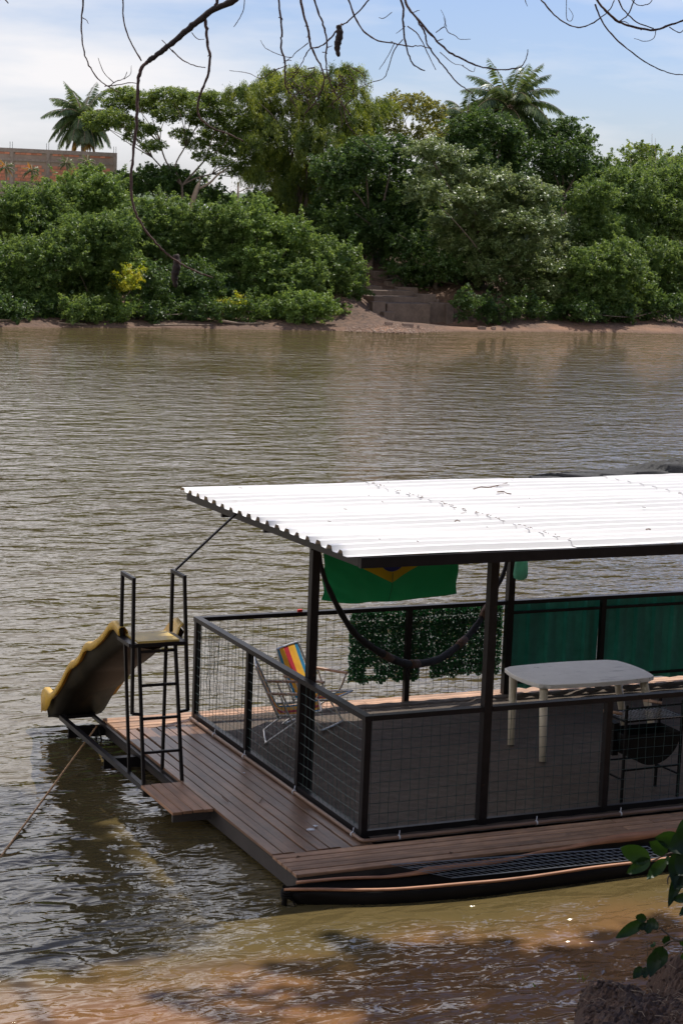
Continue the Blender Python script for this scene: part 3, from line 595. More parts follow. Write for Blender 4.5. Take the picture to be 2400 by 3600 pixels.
m_ = MB(); m_.tube(spline([(p[0], 95, p[2]-.6), (p[0]+.45, 94.8, p[2]-.35), (p[0]+.8, 94.6, p[2]-.3)], 4), .03, 5); m_.obj('arm', MT['conbeam'], t, smooth=True)
MB().box((p[0]+.75, 94.5, p[2]-.34), (p[0]+1.1, 94.7, p[2]-.26)).obj('lamp_head', MT['metalroof'], t)

t = thing('concrete_steps', 'weathered concrete terrace steps climbing the far bank from the sand', 'steps', (35.2, 69.5, .1))
def cblock(name, u0, v0, u1, v1, Y, dep, dz=.0):
    """front face spans the pixel box at depth Y"""
    Y -= 1.5; a = at('y', Y, u0, v1); b = at('y', Y, u1, v0)
    o = MB().box((a[0], Y, min(a[2], b[2])-dz), (b[0], Y+dep, max(a[2], b[2]))).obj(name, MT['concrete'], t); return bevel(o, .03, 2)
W_ = lambda a, b: (1150+a*.3827, 900+b*.3827)
def cb(name, a0, b0, a1, b1, Y, dep, dz=0): return cblock(name, *W_(a0, b0), *W_(a1, b1), Y, dep, dz)
cb('step_wall', 545, 440, 950, 565, 69.6, 1.2, .3); cb('step_wall', 425, 378, 830, 436, 70.8, 1.3, .5); cb('step_wall', 400, 322, 800, 376, 72.0, 1.3, .6)
cb('step_wall', 360, 278, 505, 318, 73.1, 1.2, .6); cb('step_wall', 430, 142, 557, 235, 75.0, .5, .8)
cb('side_wall', 412, 420, 538, 515, 69.3, .3, .3); cb('side_wall', 520, 515, 618, 558, 68.9, .6, .3)
for a0, b0, a1, b1, Y in [(545, 235, 680, 300, 74.0), (640, 290, 835, 350, 72.8), (820, 352, 1000, 430, 71.4), (1000, 400, 1030, 470, 70.6), (940, 432, 1095, 545, 70.0), (1095, 436, 1165, 540, 69.8)]:
    cb('stepped_parapet', a0, b0, a1, b1, Y, .35, .7)

# stones, fallen blocks and driftwood on the far shore
def rock(r, sx=1, sy=1, sz=.6, seed=0):
    q = np.random.RandomState(seed); V = []; F = []
    for i in range(1, 4):
        for k in range(6):
            th = math.pi*i/4; ph = 2*math.pi*k/6+i*.4; s = r*q.uniform(.75, 1.2)
            V.append((s*sx*math.sin(th)*math.cos(ph), s*sy*math.sin(th)*math.sin(ph), s*sz*math.cos(th)))
    V += [(0, 0, r*sz), (0, 0, -r*sz)]
    for i in range(2):
        for k in range(6): F.append((i*6+k, (i+1)*6+k, (i+1)*6+(k+1) % 6, i*6+(k+1) % 6))
    for k in range(6): F.append((18, k, (k+1) % 6)); F.append((19, 12+(k+1) % 6, 12+k))
    return V, F
mb = MB()
for k in range(900):
    u = rs.uniform(1205, 1560); y = 62.95+rs.rand()**1.5*1.3; p = at('y', y, u, 1165); zz = gz(p[0], y)
    if zz < WZ+.005: continue
    V, F = rock(rs.uniform(.02, .05), sz=.35, seed=k); mb.add([(a+p[0], b+y, c+zz+.01) for a, b, c in V], F)
mb.obj('shore_gravel', MT['stone'], None, kind='stuff')
GB = 'loose blocks on the far sand'
for i, (u, v, lb) in enumerate([(1365, 1152, 'dark loose block on the sand below the steps'), (1432, 1150, 'longest loose block on the sand below the steps'), (1468, 1163, 'small upright stone at the edge of the gravel spit'), (1692, 1160, 'pale loose block at the waterline right of the dark hollow'), (1733, 1157, 'rightmost small stone at the waterline')]):
    y = 64.1 if i < 3 else 64.9; p = at('y', y, u, v); zz = gz(p[0], y); s = [.16, .24, .06, .17, .07][i]
    V, F = (MB().box((-s, -.1, -.05), (s, .1, .09)).V, MB().box((-s, -.1, -.05), (s, .1, .09)).F) if i != 2 else rock(.11, .6, .6, 1.1, 3)
    o = mk('loose_block', V, F, MT['stone'], label=lb, cat='stone', group=GB); o.location = (p[0], y, max(zz, WZ)+.03); o.rotation_euler = (0, .05, rs.uniform(-.4, .4))
GD = 'driftwood on the far shore'
for pts, r, lb in [(((540,1152),(600,1148),(660,1149),(745,1151)), .045, 'long straight driftwood pole lying along the waterline'), (((780,1128),(850,1138),(925,1150)), .06, 'pale slanting driftwood pole under the middle shrubs'),
                   (((205,1135),(250,1140),(290,1142),(305,1158)), .04, 'bent branch resting in the shallows at the left'), (((0,1125),(40,1140),(70,1120)), .035, 'thin forked branch at the far left waterline')]:
    q = [at('y', 65.1+rs.uniform(-.1, .1), *a) for a in pts]; q = [np.array([a[0], a[1], max(a[2], gz(a[0], a[1])+r*.7)]) for a in q]
    q = spline(q, 4); MB().tube(q, np.linspace(r, r*.5, len(q)), 6).obj('driftwood', MT['palebark'], None, smooth=True, label=lb, cat='driftwood', group=GD)

# ---------------------------------------------------------------- floating deck
XR = 8.2                                    # the deck runs on past the right edge of the picture
FY, BY, LX = -0.7355, 4.47, -0.943
deck = thing('floating_deck', 'dark timber floating deck with plank walkway round a matted floor', 'deck', (0, 0, WZ))
def boards(n0, rects, thick=.028, material='board_x'):
    cache = {}
    for (x0, y0, x1, y1) in rects:
        key = (round(x1-x0, 3), round(y1-y0, 3)); dz = rs.uniform(-.0025, .0025)
        if key in cache: o = cache[key].copy(); COL.objects.link(o)
        else:
            w_, h_ = key; mbx = MB().box((-w_/2, -h_/2, -thick), (w_/2, h_/2, 0)); o = mk(n0, mbx.V, mbx.F, MT[material]); bevel(o, .004, 2); cache[key] = o
            o.parent = deck
        o.parent = deck; o.matrix_parent_inverse = Matrix.Identity(4)
        o.location = Vector(((x0+x1)/2, (y0+y1)/2, dz-WZ)); o.rotation_euler = (rs.uniform(-.004, .004), 0, 0)
def rows_x(x0, x1, y0, y1, n, cuts):
    R_ = []; h = (y1-y0)/n
    for i in range(n):
        c = sorted([x0, x1]+[a+(.35 if i % 2 else 0) for a in cuts])
        for a, b in zip(c[:-1], c[1:]): R_.append((a+.0025, y0+i*h+.006, b-.0025, y0+(i+1)*h-.006))
    return R_
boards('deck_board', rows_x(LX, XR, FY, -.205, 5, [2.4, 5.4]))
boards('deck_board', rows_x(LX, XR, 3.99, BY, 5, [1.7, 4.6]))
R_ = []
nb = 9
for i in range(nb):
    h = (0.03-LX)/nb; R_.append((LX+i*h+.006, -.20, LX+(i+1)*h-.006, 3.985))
boards('deck_board', R_, material='board_y_shaded')
# diving step board let out to the left
R_ = []
for i in range(4):
    h = .40/4; R_.append((-1.343+i*h+.004, 1.165, -1.343+(i+1)*h-.004, 2.05))
boards('step_board', R_, material='step')
for y in (1.18, 2.0): MB().box((-1.33, y, -.10), (-.96, y+.04, -.03)).obj('step_bracket', MT['darkboard'], deck)
m_ = MB()
m_.box((LX+.015, FY+.015, -.17), (XR, FY+.07, -.032)); m_.box((LX+.015, BY-.07, -.17), (XR, BY-.015, -.032)); m_.box((LX+.015, FY+.075, -.17), (LX+.07, BY-.075, -.032))
for x in np.arange(0, XR, 1.3): m_.box((x, FY+.08, -.15), (x+.06, BY-.08, -.033))
m_.obj('deck_frame', MT['darkboard'], deck)
for x0 in (-.7, 2.6, 5.6):
    for y0 in (-.55, 1.7, 3.3):
        o = MB().box((x0, y0, -.62), (x0+2.2, y0+.9, -.175)).obj('float', MT['float'], deck); bevel(o, .06, 3)
def matz(x, y): return .010+.006*vnoise(x, y, .35, 4)+.004*np.sin(x*22+np.sin(y*9)*1.2)*np.sin(y*30)
o = grid('floor_mat', np.linspace(.04, XR, 300), np.linspace(-.19, 4.15, 150), lambda X, Y: matz(X, Y)+np.where(Y > 4.02, .012, 0), MT['mat'], smooth=True); hang(o, deck)
# brown pipe tied round the foot of the fence
m_ = MB(); m_.tube([(-.07, 4.15, .02), (-.07, -.10, .02), (-.055, -.145, .02), (-.01, -.155, .02), (XR, -.155, .02)], .018, 8); m_.obj('pipe', MT['pvc'], deck, smooth=True)
for x, y in [(-.07, 3.45), (-.07, 2.62), (-.07, 1.36), (-.07, .05), (.28, -.155), (1.66, -.155), (2.55, -.155), (4.2, -.155)]:
    m_ = MB(); ax = (1, 0, 0) if x > 0 else (0, 1, 0)
    m_.tube([np.array([x, y, .02])-np.array(ax)*.006, np.array([x, y, .02])+np.array(ax)*.006], .024, 8); m_.bar((x, y, .04), (x+.015, y+.02, .075), .006); m_.obj('cable_tie', MT['paper'], deck)

# ---------------------------------------------------------------- fence
fence = thing('fence', 'black steel railing with wire mesh infill around the deck floor', 'railing', (0, 0, .0))
H = 1.10
def post(x, y, h=H, wd=.06, nm='post', par=None, z0=.0):
    return MB().box((x-wd/2, y-wd/2, z0), (x+wd/2, y+wd/2, h)).obj(nm, MT['steel'], par or fence)
for x, y in [(0, 0), (0, 1.43), (0, 2.727), (0, 4.2), (2.45, 0), (4.95, 0), (2.486, 4.2), (4.99, 4.2), (6.3, 4.2)]: post(x, y, H-.046)
def rail(p, q, nm, wd=.075, ht=.045): MB().bar(p, q, wd, ht).obj(nm, MT['steel'], fence)
Zt = H-.022
rail((0, -.035, Zt), (0, 1.43, Zt), 'top_rail'); rail((0, 1.434, Zt), (0, 2.727, Zt), 'top_rail'); rail((0, 2.731, Zt), (0, 4.235, Zt), 'top_rail')
rail((.039, 0, Zt), (1.12, 0, Zt), 'top_rail'); rail((1.22, 0, Zt), (3.64, 0, Zt), 'top_rail'); rail((3.74, 0, Zt), (XR, 0, Zt), 'top_rail')
rail((.039, 4.2, Zt), (3.70, 4.2, Zt), 'top_rail'); rail((3.80, 4.2, Zt), (XR, 4.2, Zt), 'top_rail')
for a, b in [((0, .032), (0, 1.398)), ((0, 1.462), (0, 2.695)), ((0, 2.759), (0, 4.168)), ((.032, 0), (1.125, 0)), ((1.215, 0), (2.418, 0)), ((2.482, 0), (3.64, 0)), ((3.74, 0), (4.918, 0)), ((4.982, 0), (XR, 0))]:
    rail((*a, .032), (*b, .032), 'bottom_rail', .05, .06)
def mesh_bay(a, b, mt='wire', off=.012, seed=0):
    q = np.random.RandomState(seed); a = np.array([*a, 0.]); b = np.array([*b, 0.]); Ln = np.linalg.norm(b-a); d = (b-a)/Ln; nrm = np.array([-d[1], d[0], 0])
    m_ = MB(); sp = .0955; r = .0022
    def wob(s, z): return nrm*(off+.006*math.sin(s*3.1+seed)*math.sin(z*2.7+seed*2)+.0)
    nz_ = 5
    for i in range(int(Ln/sp)+1):
        s = .03+i*sp+q.uniform(-.004, .004)
        if s > Ln-.02: break
        pts = [a+d*(s+.006*math.sin(i*1.7+k))+np.array([0, 0, .065+(H-.12)*k/nz_])+wob(s, k*.2) for k in range(nz_+1)]
        m_.tube(pts, r, 4, cap=False)
    for j in range(10):
        z = .10+j*sp
        n_ = max(3, int(Ln/.3)); pts = [a+d*(.0+Ln*k/n_)+np.array([0, 0, z+.003*math.sin(k*2.2+j)])+wob(Ln*k/n_, z)+nrm*.004 for k in range(n_+1)]
        m_.tube(pts, r, 4, cap=False)
    m_.obj('wire_mesh', MT[mt], fence)
for i, (a, b) in enumerate([((0, .03), (0, 1.4)), ((0, 1.46), (0, 2.70)), ((0, 2.76), (0, 4.17)), ((.03, 0), (1.13, 0)), ((1.21, 0), (2.42, 0)), ((2.48, 0), (3.65, 0)), ((3.73, 0), (4.92, 0)), ((.03, 4.2), (2.456, 4.2)), ((2.516, 4.2), (3.71, 4.2))]):
    mesh_bay(a, b, seed=i)
m_ = MB()                                        # loose wire ends tangled at the left rear bay
for k in range(5):
    p = [(.015+rs.uniform(-.01, .02), 3.9-k*.06+rs.uniform(-.04, .04), z) for z in np.linspace(1.0, .35, 7)]; m_.tube(spline(p, 4), .002, 4)
m_.obj('loose_wire', MT['steel'], fence)
# green corrugated panels on the back right
def corr(x0, x1, y, z0, z1, par):
    V = []; F = []; pitch = .25; amp = .045; x = x0; prof = []
    while x < x1:
        for dx, dy in ((0, 0), (.105, 0), (.125, amp), (.23, amp)): 
            if x+dx <= x1: prof.append((x+dx, dy))
        x += pitch
    prof.append((x1, prof[-1][1])) if prof[-1][0] < x1-1e-4 else None
    nz_ = 6
    for j in range(nz_+1):
        z = z0+(z1-z0)*j/nz_
        for k, (px_, dy) in enumerate(prof): V.append((px_, y+dy+.004*math.sin(px_*5+j), z+(0.012*math.sin(px_*9)+.012*math.sin(px_*23) if j == 0 else 0)))
    n = len(prof)
    for j in range(nz_):
        for k in range(n-1): F.append((j*n+k, j*n+k+1, (j+1)*n+k+1, (j+1)*n+k))
    o = mk('corrugated_panel', V, F, MT['panel'], par); s = o.modifiers.new('thickness', 'SOLIDIFY'); s.thickness = .002; return o
corr(3.795, 4.99, 4.235, .065, 1.05, fence); corr(4.995, 6.29, 4.235, .065, 1.05, fence); corr(6.295, XR, 4.235, .065, 1.05, fence)
rail((3.80, 4.195, .955), (4.955, 4.195, .955), 'middle_rail', .03, .03); rail((5.025, 4.195, .955), (6.27, 4.195, .955), 'middle_rail', .03, .03)
rail((3.80, 4.195, .14), (4.955, 4.195, .14), 'middle_rail', .03, .03); rail((5.025, 4.195, .14), (6.27, 4.195, .14), 'middle_rail', .03, .03)

# ---------------------------------------------------------------- canopy
can = thing('canopy', 'shade canopy of white corrugated roof sheets on dark steel posts', 'canopy', (0, 0, 0))
RX0, RY0, RY1 = -.36, -.35, 4.22
def rz(y): return 2.575+(y-RY0)/(RY1-RY0)*(2.455-2.575)
for (x, y) in [(.085, 1.43), (1.17, 0), (3.69, 0), (3.75, 4.2), (.085, 4.12) if False else (6.2, 0)]:
    MB().box((x-.04, y-.04, 0.012), (x+.04, y+.04, rz(y)-.10)).obj('roof_post', MT['steel'], can)
def beam(p, q, nm, wd=.05, ht=.09): MB().bar(p, q, wd, ht).obj(nm, MT['steel'], can)
beam((-.30, RY0, rz(RY0)-.052), (XR, RY0, rz(RY0)-.052), 'front_beam', .05, .092)
beam((-.17, RY1-.06, rz(RY1)-.06), (XR, RY1-.06, rz(RY1)-.06), 'rear_beam', .05, .08)
beam((-.275, RY0+.03, rz(RY0)-.055), (-.16, RY1-.09, rz(RY1)-.055), 'side_beam', .05, .075)
for x in (1.17, 3.72, 6.2): beam((x, RY0+.03, rz(RY0)-.058), (x, RY1-.09, rz(RY1)-.058), 'rafter', .05, .07)
for y in (.9, 2.0, 3.1): beam((-.2, y, rz(y)-.115), (XR, y, rz(y)-.115), 'purlin', .04, .04)
def roof_sheet(x0f, x0b, x1, lift, seed):
    V = []; F = []; prof = []; pitch = (RY1-RY0)/18; y = RY0
    for k in range(18):
        for f, zz in ((0, 0), (.30, 0), (.44, .042), (.70, .042), (.84, 0)): prof.append((y+f*pitch, zz*1.05))
        y += pitch
    prof.append((y, 0)); n = len(prof); nx = 14
    for i in range(nx+1):
        for yy, zz in prof:
            f = (yy-RY0)/(RY1-RY0); x0 = x0f+(x0b-x0f)*f; xa = x0+(x1-x0)*i/nx
            V.append((xa+(.004*math.sin(yy*31+seed) if i in (0, nx) else 0), yy, rz(yy)+zz*(.9+.1*math.sin(xa*1.3+yy*4+seed))+lift+.004*math.sin(xa*2.1+yy*1.7+seed)))
    for i in range(nx):
        for k in range(n-1): F.append((i*n+k, (i+1)*n+k, (i+1)*n+k+1, i*n+k+1))
    o = mk('roof_sheet', V, F, MT['roof'], can); s = o.modifiers.new('thickness', 'SOLIDIFY'); s.thickness = .0015; s.offset = 1
roof_sheet(-.42, -.24, 1.95, 0, 1); roof_sheet(1.80, 1.86, 4.95, .007, 1); roof_sheet(4.85, 4.85, XR+.1, .014, 1)
# folded shade cloth thrown over the rear edge
def clz(x, s): return .02+.05*np.clip((x-4.1)/1.4, 0, 1)+.08*np.clip((x-5.35)/.3, 0, 1)
V = []; F = []; nx, ns_ = 90, 14
for i in range(nx):
    x = 3.95+(XR-3.95)*i/(nx-1); hgt = float(np.interp(x, [3.95, 4.2, 5, 5.35, 5.6, 6, 8], [.02, .045, .06, .07, .12, .15, .16])); wd = .08+.12*min(1, max(0, (x-4.1)/1.5))
    for j in range(ns_):
        a = math.pi*j/(ns_-1); bumpy = 1+.25*math.sin(x*9+j*1.3)+.18*math.sin(x*23+j*2.1)
        V.append((x, RY1-.03+wd*.5-math.cos(a)*wd*.8+.02*math.sin(x*13+j), rz(RY1)+.03+math.sin(a)*hgt*bumpy-(.10 if j > ns_-3 else 0)))
for i in range(nx-1):
    for j in range(ns_-1): F.append((i*ns_+j, (i+1)*ns_+j, (i+1)*ns_+j+1, i*ns_+j+1))
mk('shade_cloth', V, F, MT['cloth'], None, smooth=True, label='black shade cloth bunched along the rear edge of the white roof', cat='shade cloth')
# twigs and leaves fallen on the roof
def roofpt(u, v):
    lo = (-.35, 4.2); y = 2.
    for _ in range(12): z = rz(y)+.045; y = float(at('z', z, u, v)[1])
    p = at('z', rz(y)+.05, u, v); return p
GR = 'litter fallen on the white roof'
z3 = lambda a, b: (1500+a*.574, 1600+b*.574)
for pts, lb in [(((285,207),(330,195),(375,198),(415,190),(455,180),(490,170)), 'long forked twig lying near the rear of the white roof'), (((430,225),(470,223),(490,235),(515,238)), 'short twig just in front of the long forked one on the roof'), (((170,405),(185,398),(200,404)), 'curled leaf nearest the front of the roof'), (((1340,455),(1355,452),(1368,455)), 'small leaf by the right front of the roof')]:
    q = [roofpt(*z3(*a)) for a in pts]; m_ = MB(); m_.tube(q, [.006]*len(q), 4)
    if len(q) > 4: m_.tube([q[3], q[3]+np.array([.09, .05, .004]), q[3]+np.array([.2, .04, .004])], .003, 4)
    m_.obj('twig' if len(q) > 3 else 'fallen_leaf', MT['dryleaf'], None, label=lb, cat='twig' if len(q) > 3 else 'leaf', group=GR)
m_ = MB()
for k in range(75):                              # dry crumbs gathered on the sheet lap and here and there
    y = rs.uniform(RY0+.1, RY1-.1)
    x = (1.80+(1.86-1.80)*(y-RY0)/4.57+rs.uniform(-.02, .03)) if k < 50 else rs.uniform(0, 6)
    a = rs.uniform(0, 3.1); l_ = rs.uniform(.01, .045); m_.bar((x, y, rz(y)+.055), (x+l_*math.cos(a), y+l_*math.sin(a), rz(y)+.058), .004)
m_.obj('roof_crumbs', MT['dryleaf'], None, kind='stuff')

# ---------------------------------------------------------------- water slide at the left end
s1 = lambda a, b: (100+a*.44643, 1900+b*.44643)
sl = thing('slide', 'yellow water slide with dark steel ladder tower at the left end of the deck', 'slide', (-1.1, 2.3, 0))
# chute: profile stations along y from the platform down to the toe
st = [(2.55, 1.345, 0), (2.75, 1.31, .0), (3.0, 1.20, 0), (3.25, 1.06, .03), (3.5, .935, .05), (3.75, .83, .02), (4.0, .66, .0), (4.2, .54, .05), (4.35, .47, .04), (4.55, .30, .0), (4.75, .13, 0), (4.9, .045, .0), (5.0, .02, .0)]
st = [(y, z) for y, z, _ in st]
lip = [(2.55, 1.43), (2.68, 1.46), (2.8, 1.42), (3.0, 1.28), (3.2, 1.17), (3.38, 1.09), (3.5, 1.07), (3.6, 1.03), (3.75, .89), (3.95, .78), (4.05, .75), (4.15, .68), (4.35, .50), (4.6, .32), (4.75, .245), (4.85, .25), (4.95, .26), (5.03, .22), (5.08, .12)]
def itp(tab, y): return float(np.interp(y, [a for a, b in tab], [b for a, b in tab]))
XL, XRR = -1.40, -.78
V = []; F = []; ys_ = np.linspace(2.5, 5.06, 60); npf = 13
for y in ys_:
    zb_ = itp(st, y)-.0; zl = itp(lip, y); top = zl
    sk = .09+.17*min(1, max(0, (y-4.7)/.2))*min(1, max(0, (5.2-y)/.2))
    # outer skirt down, lip over, inner wall, bed, inner wall, lip, outer skirt
    V += [(XL-.035, y, top-sk), (XL-.04, y, top-.02), (XL-.02, y, top), (XL+.02, y, top-.002), (XL+.05, y, top-.04), (XL+.08, y, zb_-.07), (XL+.16, y, zb_-.10), ((XL+XRR)/2, y, zb_-.11),
          (XRR-.16, y, zb_-.10), (XRR-.08, y, zb_-.07), (XRR-.05, y, top-.04), (XRR-.01, y, top), (XRR+.03, y, top-.09)]
for i in range(len(ys_)-1):
    for k in range(npf-1): F.append((i*npf+k, i*npf+k+1, (i+1)*npf+k+1, (i+1)*npf+k))
o = mk('chute', V, F, MT['yellow'], sl, smooth=True); s = o.modifiers.new('thickness', 'SOLIDIFY'); s.thickness = .006
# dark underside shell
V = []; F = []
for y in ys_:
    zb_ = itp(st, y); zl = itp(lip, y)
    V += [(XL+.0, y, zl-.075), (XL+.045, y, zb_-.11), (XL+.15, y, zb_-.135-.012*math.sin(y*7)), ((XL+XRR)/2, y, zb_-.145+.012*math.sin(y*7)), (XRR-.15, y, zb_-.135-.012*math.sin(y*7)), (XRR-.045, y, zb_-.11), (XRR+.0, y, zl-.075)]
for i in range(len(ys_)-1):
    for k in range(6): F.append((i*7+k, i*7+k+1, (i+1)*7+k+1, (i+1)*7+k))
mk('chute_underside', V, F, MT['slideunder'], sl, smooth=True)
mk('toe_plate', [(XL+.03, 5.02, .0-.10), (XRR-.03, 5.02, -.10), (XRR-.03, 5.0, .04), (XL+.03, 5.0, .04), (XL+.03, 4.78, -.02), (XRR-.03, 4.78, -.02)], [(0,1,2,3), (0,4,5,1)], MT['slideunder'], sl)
def sb(p, q, nm, wd=.03): MB().bar(p, q, wd).obj(nm, MT['steel'], sl)
xa, xb = -1.375, -.955
for x0, x1 in ((-1.30, xa), (-.917, xb)):
    sb((x0, 2.08, -.02), (x1+(.03 if x1 < -1.1 else -.03), 2.19, 1.33), 'ladder_leg'); 
sb((-1.285, 2.55, -.02), (-1.36, 2.55, 1.31), 'rear_leg', .028); sb((-.946, 2.562, -.02), (-.94, 2.56, 1.31), 'rear_leg', .028)
for z in (.295, .617, .932, 1.252):
    f = z/1.33; sb((-1.30+(-1.345+1.30)*f+.012, 2.08+.11*f, z), (-.917+(-.985+.917)*f-.012, 2.08+.11*f, z), 'rung', .024)
for fx, x_ in ((-1.405, 'l'), (-.905, 'r')):
    xo = fx+(.0); xb_ = fx+(.01 if x_ == 'l' else .065)
    sb((xb_, 2.19, .655), (fx, 2.2, 1.94), 'handrail_bar', .03); sb((fx-.0, 2.53, 1.35), (fx, 2.53, 1.94), 'handrail_bar', .03); sb((fx, 2.185, 1.945), (fx, 2.545, 1.945), 'handrail_top', .032)
    zt = .66; lx = -1.322 if x_ == 'l' else -.953
    sb((xb_, 2.18, zt), (lx, 2.14, zt), 'handrail_foot', .026)
o = MB().box((-1.36, 2.17, 1.338), (-.95, 2.57, 1.356)).obj('platform_board', mat('yellow worn board', (.52, .36, .10), .5, noise=((6, 6, 6), .2), tint=[((9, 9, 9), .6, (.3, .2, .1), .1)]), sl)
m_ = MB(); m_.box((-1.43, 2.155, 1.30), (-.88, 2.18, 1.335)); m_.box((-1.43, 2.55, 1.30), (-.88, 2.58, 1.335)); m_.box((-1.44, 2.185, 1.30), (-1.365, 2.545, 1.335)); m_.box((-.945, 2.185, 1.30), (-.875, 2.545, 1.335)); m_.obj('platform_frame', MT['steel'], sl)
sb((-1.30, 2.02, -.035), (-1.30, 4.76, -.035), 'base_bar', .05); sb((-.965, 2.06, -.06), (-.965, 4.74, -.03), 'base_bar', .035)
sb((-1.32, 4.75, -.035), (-.94, 4.75, -.035), 'base_bar', .035); sb((-1.28, 2.05, -.035), (-.95, 2.05, -.035), 'base_bar', .03)
for x in (-1.27, -.95): sb((x, 4.75, -.02), (x, 4.78, .10), 'toe_support', .035)
for y in (4.45, 3.25):
    m_ = MB(); m_.box((-1.33, y-.05, -.17), (-.90, y-.04, -.065)); m_.box((-1.33, y-.04, -.17), (-.90, y+.03, -.16)); m_.box((-1.33, y-.04, -.075), (-.90, y+.03, -.065)); m_.obj('channel_beam', MT['steel'], sl)
t = MB().bar((-.895, 2.47, 1.965), (-.245, 2.58, 2.475), .018).obj('tie_bar', MT['steel'], None, label='thin black rod tying the slide handrail to the canopy side beam', cat='rod')

# mooring rope
a = at('z', -.2, 352, 2560); a = np.array([-1.02, 4.40, -.06]); b = at('z', WZ, -70, 3100); b[2] = WZ-.03
pts = [a+(b-a)*f-np.array([0, 0, .12*math.sin(math.pi*f)])*1.0 for f in np.linspace(0, 1, 26)]
pts = [np.array([p[0], p[1], p[2]+.33*math.sin(math.pi*f)*.35]) for p, f in zip(pts, np.linspace(0, 1, 26))]
m_ = MB()
for k in range(3):
    q = [p+.006*np.array([math.cos(i*1.7+k*2.1), 0, math.sin(i*1.7+k*2.1)]) for i, p in enumerate(spline(pts, 5))]
    m_.tube(q, .0065, 5)
m_.obj('mooring_rope', MT['rope'], None, smooth=True, label='rust coloured mooring rope running from the slide frame into the river', cat='rope')
m_ = MB(); m_.tube(spline([(-1.0, 4.42, -.05), (-.98, 4.36, -.2), (-.96, 4.30, -.27), (-.94, 4.34, -.25)], 4), .010, 6); m_.tube(spline([(-1.02, 4.42, -.05), (-1.03, 4.38, -.22), (-1.0, 4.33, -.26)], 4), .008, 6)
m_.obj('rope_end', MT['hammock'], None, label='short dark rope end dangling under the slide frame', cat='rope')
m_ = MB(); m_.tube(spline([(-.90, .37, -.22), (-.91, .1, -.29), (-.90, -.2, -.28), (-.88, -.62, -.20)], 5), .010, 6); m_.obj('blue_rope', MT['bluerope'], None, smooth=True, label='blue rope sagging along the side of the deck near the canoe tip', cat='rope')

# ---------------------------------------------------------------- things on the deck
# plastic table
tb = thing('plastic_table', 'white plastic garden table with cream legs in the shade', 'table', (3.43, 2.05, .015))
c4 = [at('z', .79, *z3(*p)) for p in [(470,1295), (690,1400), (1350,1360), (1125,1258)]]
ctr = np.mean(c4, 0)
def table_outline(s=1.0, n=9):
    out = []; C4 = [np.array([2.73, 2.47]), np.array([2.73, 1.66]), np.array([4.06, 1.66]), np.array([4.06, 2.47])]; cc = np.mean(C4, 0)
    mids = [np.array([-.07, 0]), np.array([0, -.055]), np.array([.07, 0]), np.array([0, .055])]
    for i in range(4):
        A_, B_ = C4[i], C4[(i+1) % 4]
        for k in range(n):
            f = .06+.88*k/(n-1); p = A_+(B_-A_)*f+mids[i]*4*f*(1-f); out.append(cc+(p-cc)*s)
    return out
O = table_outline(); n = len(O); V = [(*p, .79) for p in O]+[(*p, .745) for p in O]+[(*p, .745) for p in table_outline(.96)]+[(*p, .775) for p in table_outline(.96)]
F = [tuple(range(n))]+[(i, i+n, (i+1) % n+n, (i+1) % n) for i in range(n)]+[(i+n, i+2*n, (i+1) % n+2*n, (i+1) % n+n) for i in range(n)]+[(i+2*n, i+3*n, (i+1) % n+3*n, (i+1) % n+2*n) for i in range(n)]+[tuple(range(3*n, 4*n))[::-1]]
o = mk('table_top', V, F, MT['white'], tb); bevel(o, .01, 3)
for (x, y) in [(2.64, 2.13), (2.64, 1.50), (4.05, 1.62), (4.10, 2.25)]:
    x2 = {2.64: 2.80}.get(x, x-.07); y2 = 2.38 if y > 2 else 1.76
    x1 = x+.10; y1 = y+.10 if y < 2 else y+.12
    m_ = MB(); m_.tube([(x1, y1, .015), (x2, y2, .755)], [.035, .045], 12); m_.obj('leg', MT['cream'], tb, smooth=True)

# barbecue
bq = thing('barbecue', 'black half drum barbecue with wire grill behind the front railing', 'barbecue', (3.06, .33, .015))
LG = [(2.745, .145), (3.386, .172), (3.365, .52), (2.735, .50)]
for x, y in LG: MB().bar((x, y, .015), (x, y, .96), .022).obj('leg', MT['black'], bq)
def qb(p, q, nm, wd=.016, m2='black'): MB().bar(p, q, wd).obj(nm, MT[m2], bq)
for i in (0, 2): qb((*LG[i], .925), (*LG[i+1], .925), 'brace')
for i in (0, 2): qb((*LG[i], .33), (*LG[i+1], .33), 'brace')
for i in (1, 3): qb((*LG[i], .24), (*LG[(i+1) % 4], .24), 'brace')
for i in range(4): qb((*LG[i], .80), (*LG[(i+1) % 4], .80), 'grill_frame', .018)
m_ = MB()
for k in range(17):
    f = k/16; m_.bar((2.75+.62*f, .15, .805), (2.74+.62*f, .51, .805), .006)
for k in range(9):
    f = k/8; m_.bar((2.75, .15+.36*f, .809), (3.38, .15+.36*f, .809), .005)
m_.obj('grill', MT['wirebare'], bq)
for y, x0 in ((.22, 2.62), (.47, 3.22)):
    m_ = MB(); m_.tube([(x0-.02, y+.10, .875), (x0+.13, y, .86)], .016, 8); m_.obj('wooden_handle', MT['woodarm'], bq, smooth=True)
V = []; F = []; nS = 18
for yy in (.155, .50):
    for k in range(nS+1):
        a = math.pi+math.pi*k/nS; V.append((3.065+.30*math.cos(a), yy, .66+.30*math.sin(a)))
    V.append((3.065, yy, .66))
m1 = nS+2
for k in range(nS): F.append((k, k+1, m1+k+1, m1+k)); F.append((nS+1, k+1, k)); F.append((m1+nS+1, m1+k, m1+k+1))
o = mk('drum', V, F, MT['black'], bq); s = o.modifiers.new('thickness', 'SOLIDIFY'); s.thickness = .004
MB().box((2.73, .32, .43), (2.79, .49, .74)).obj('fire_door', MT['black'], bq)

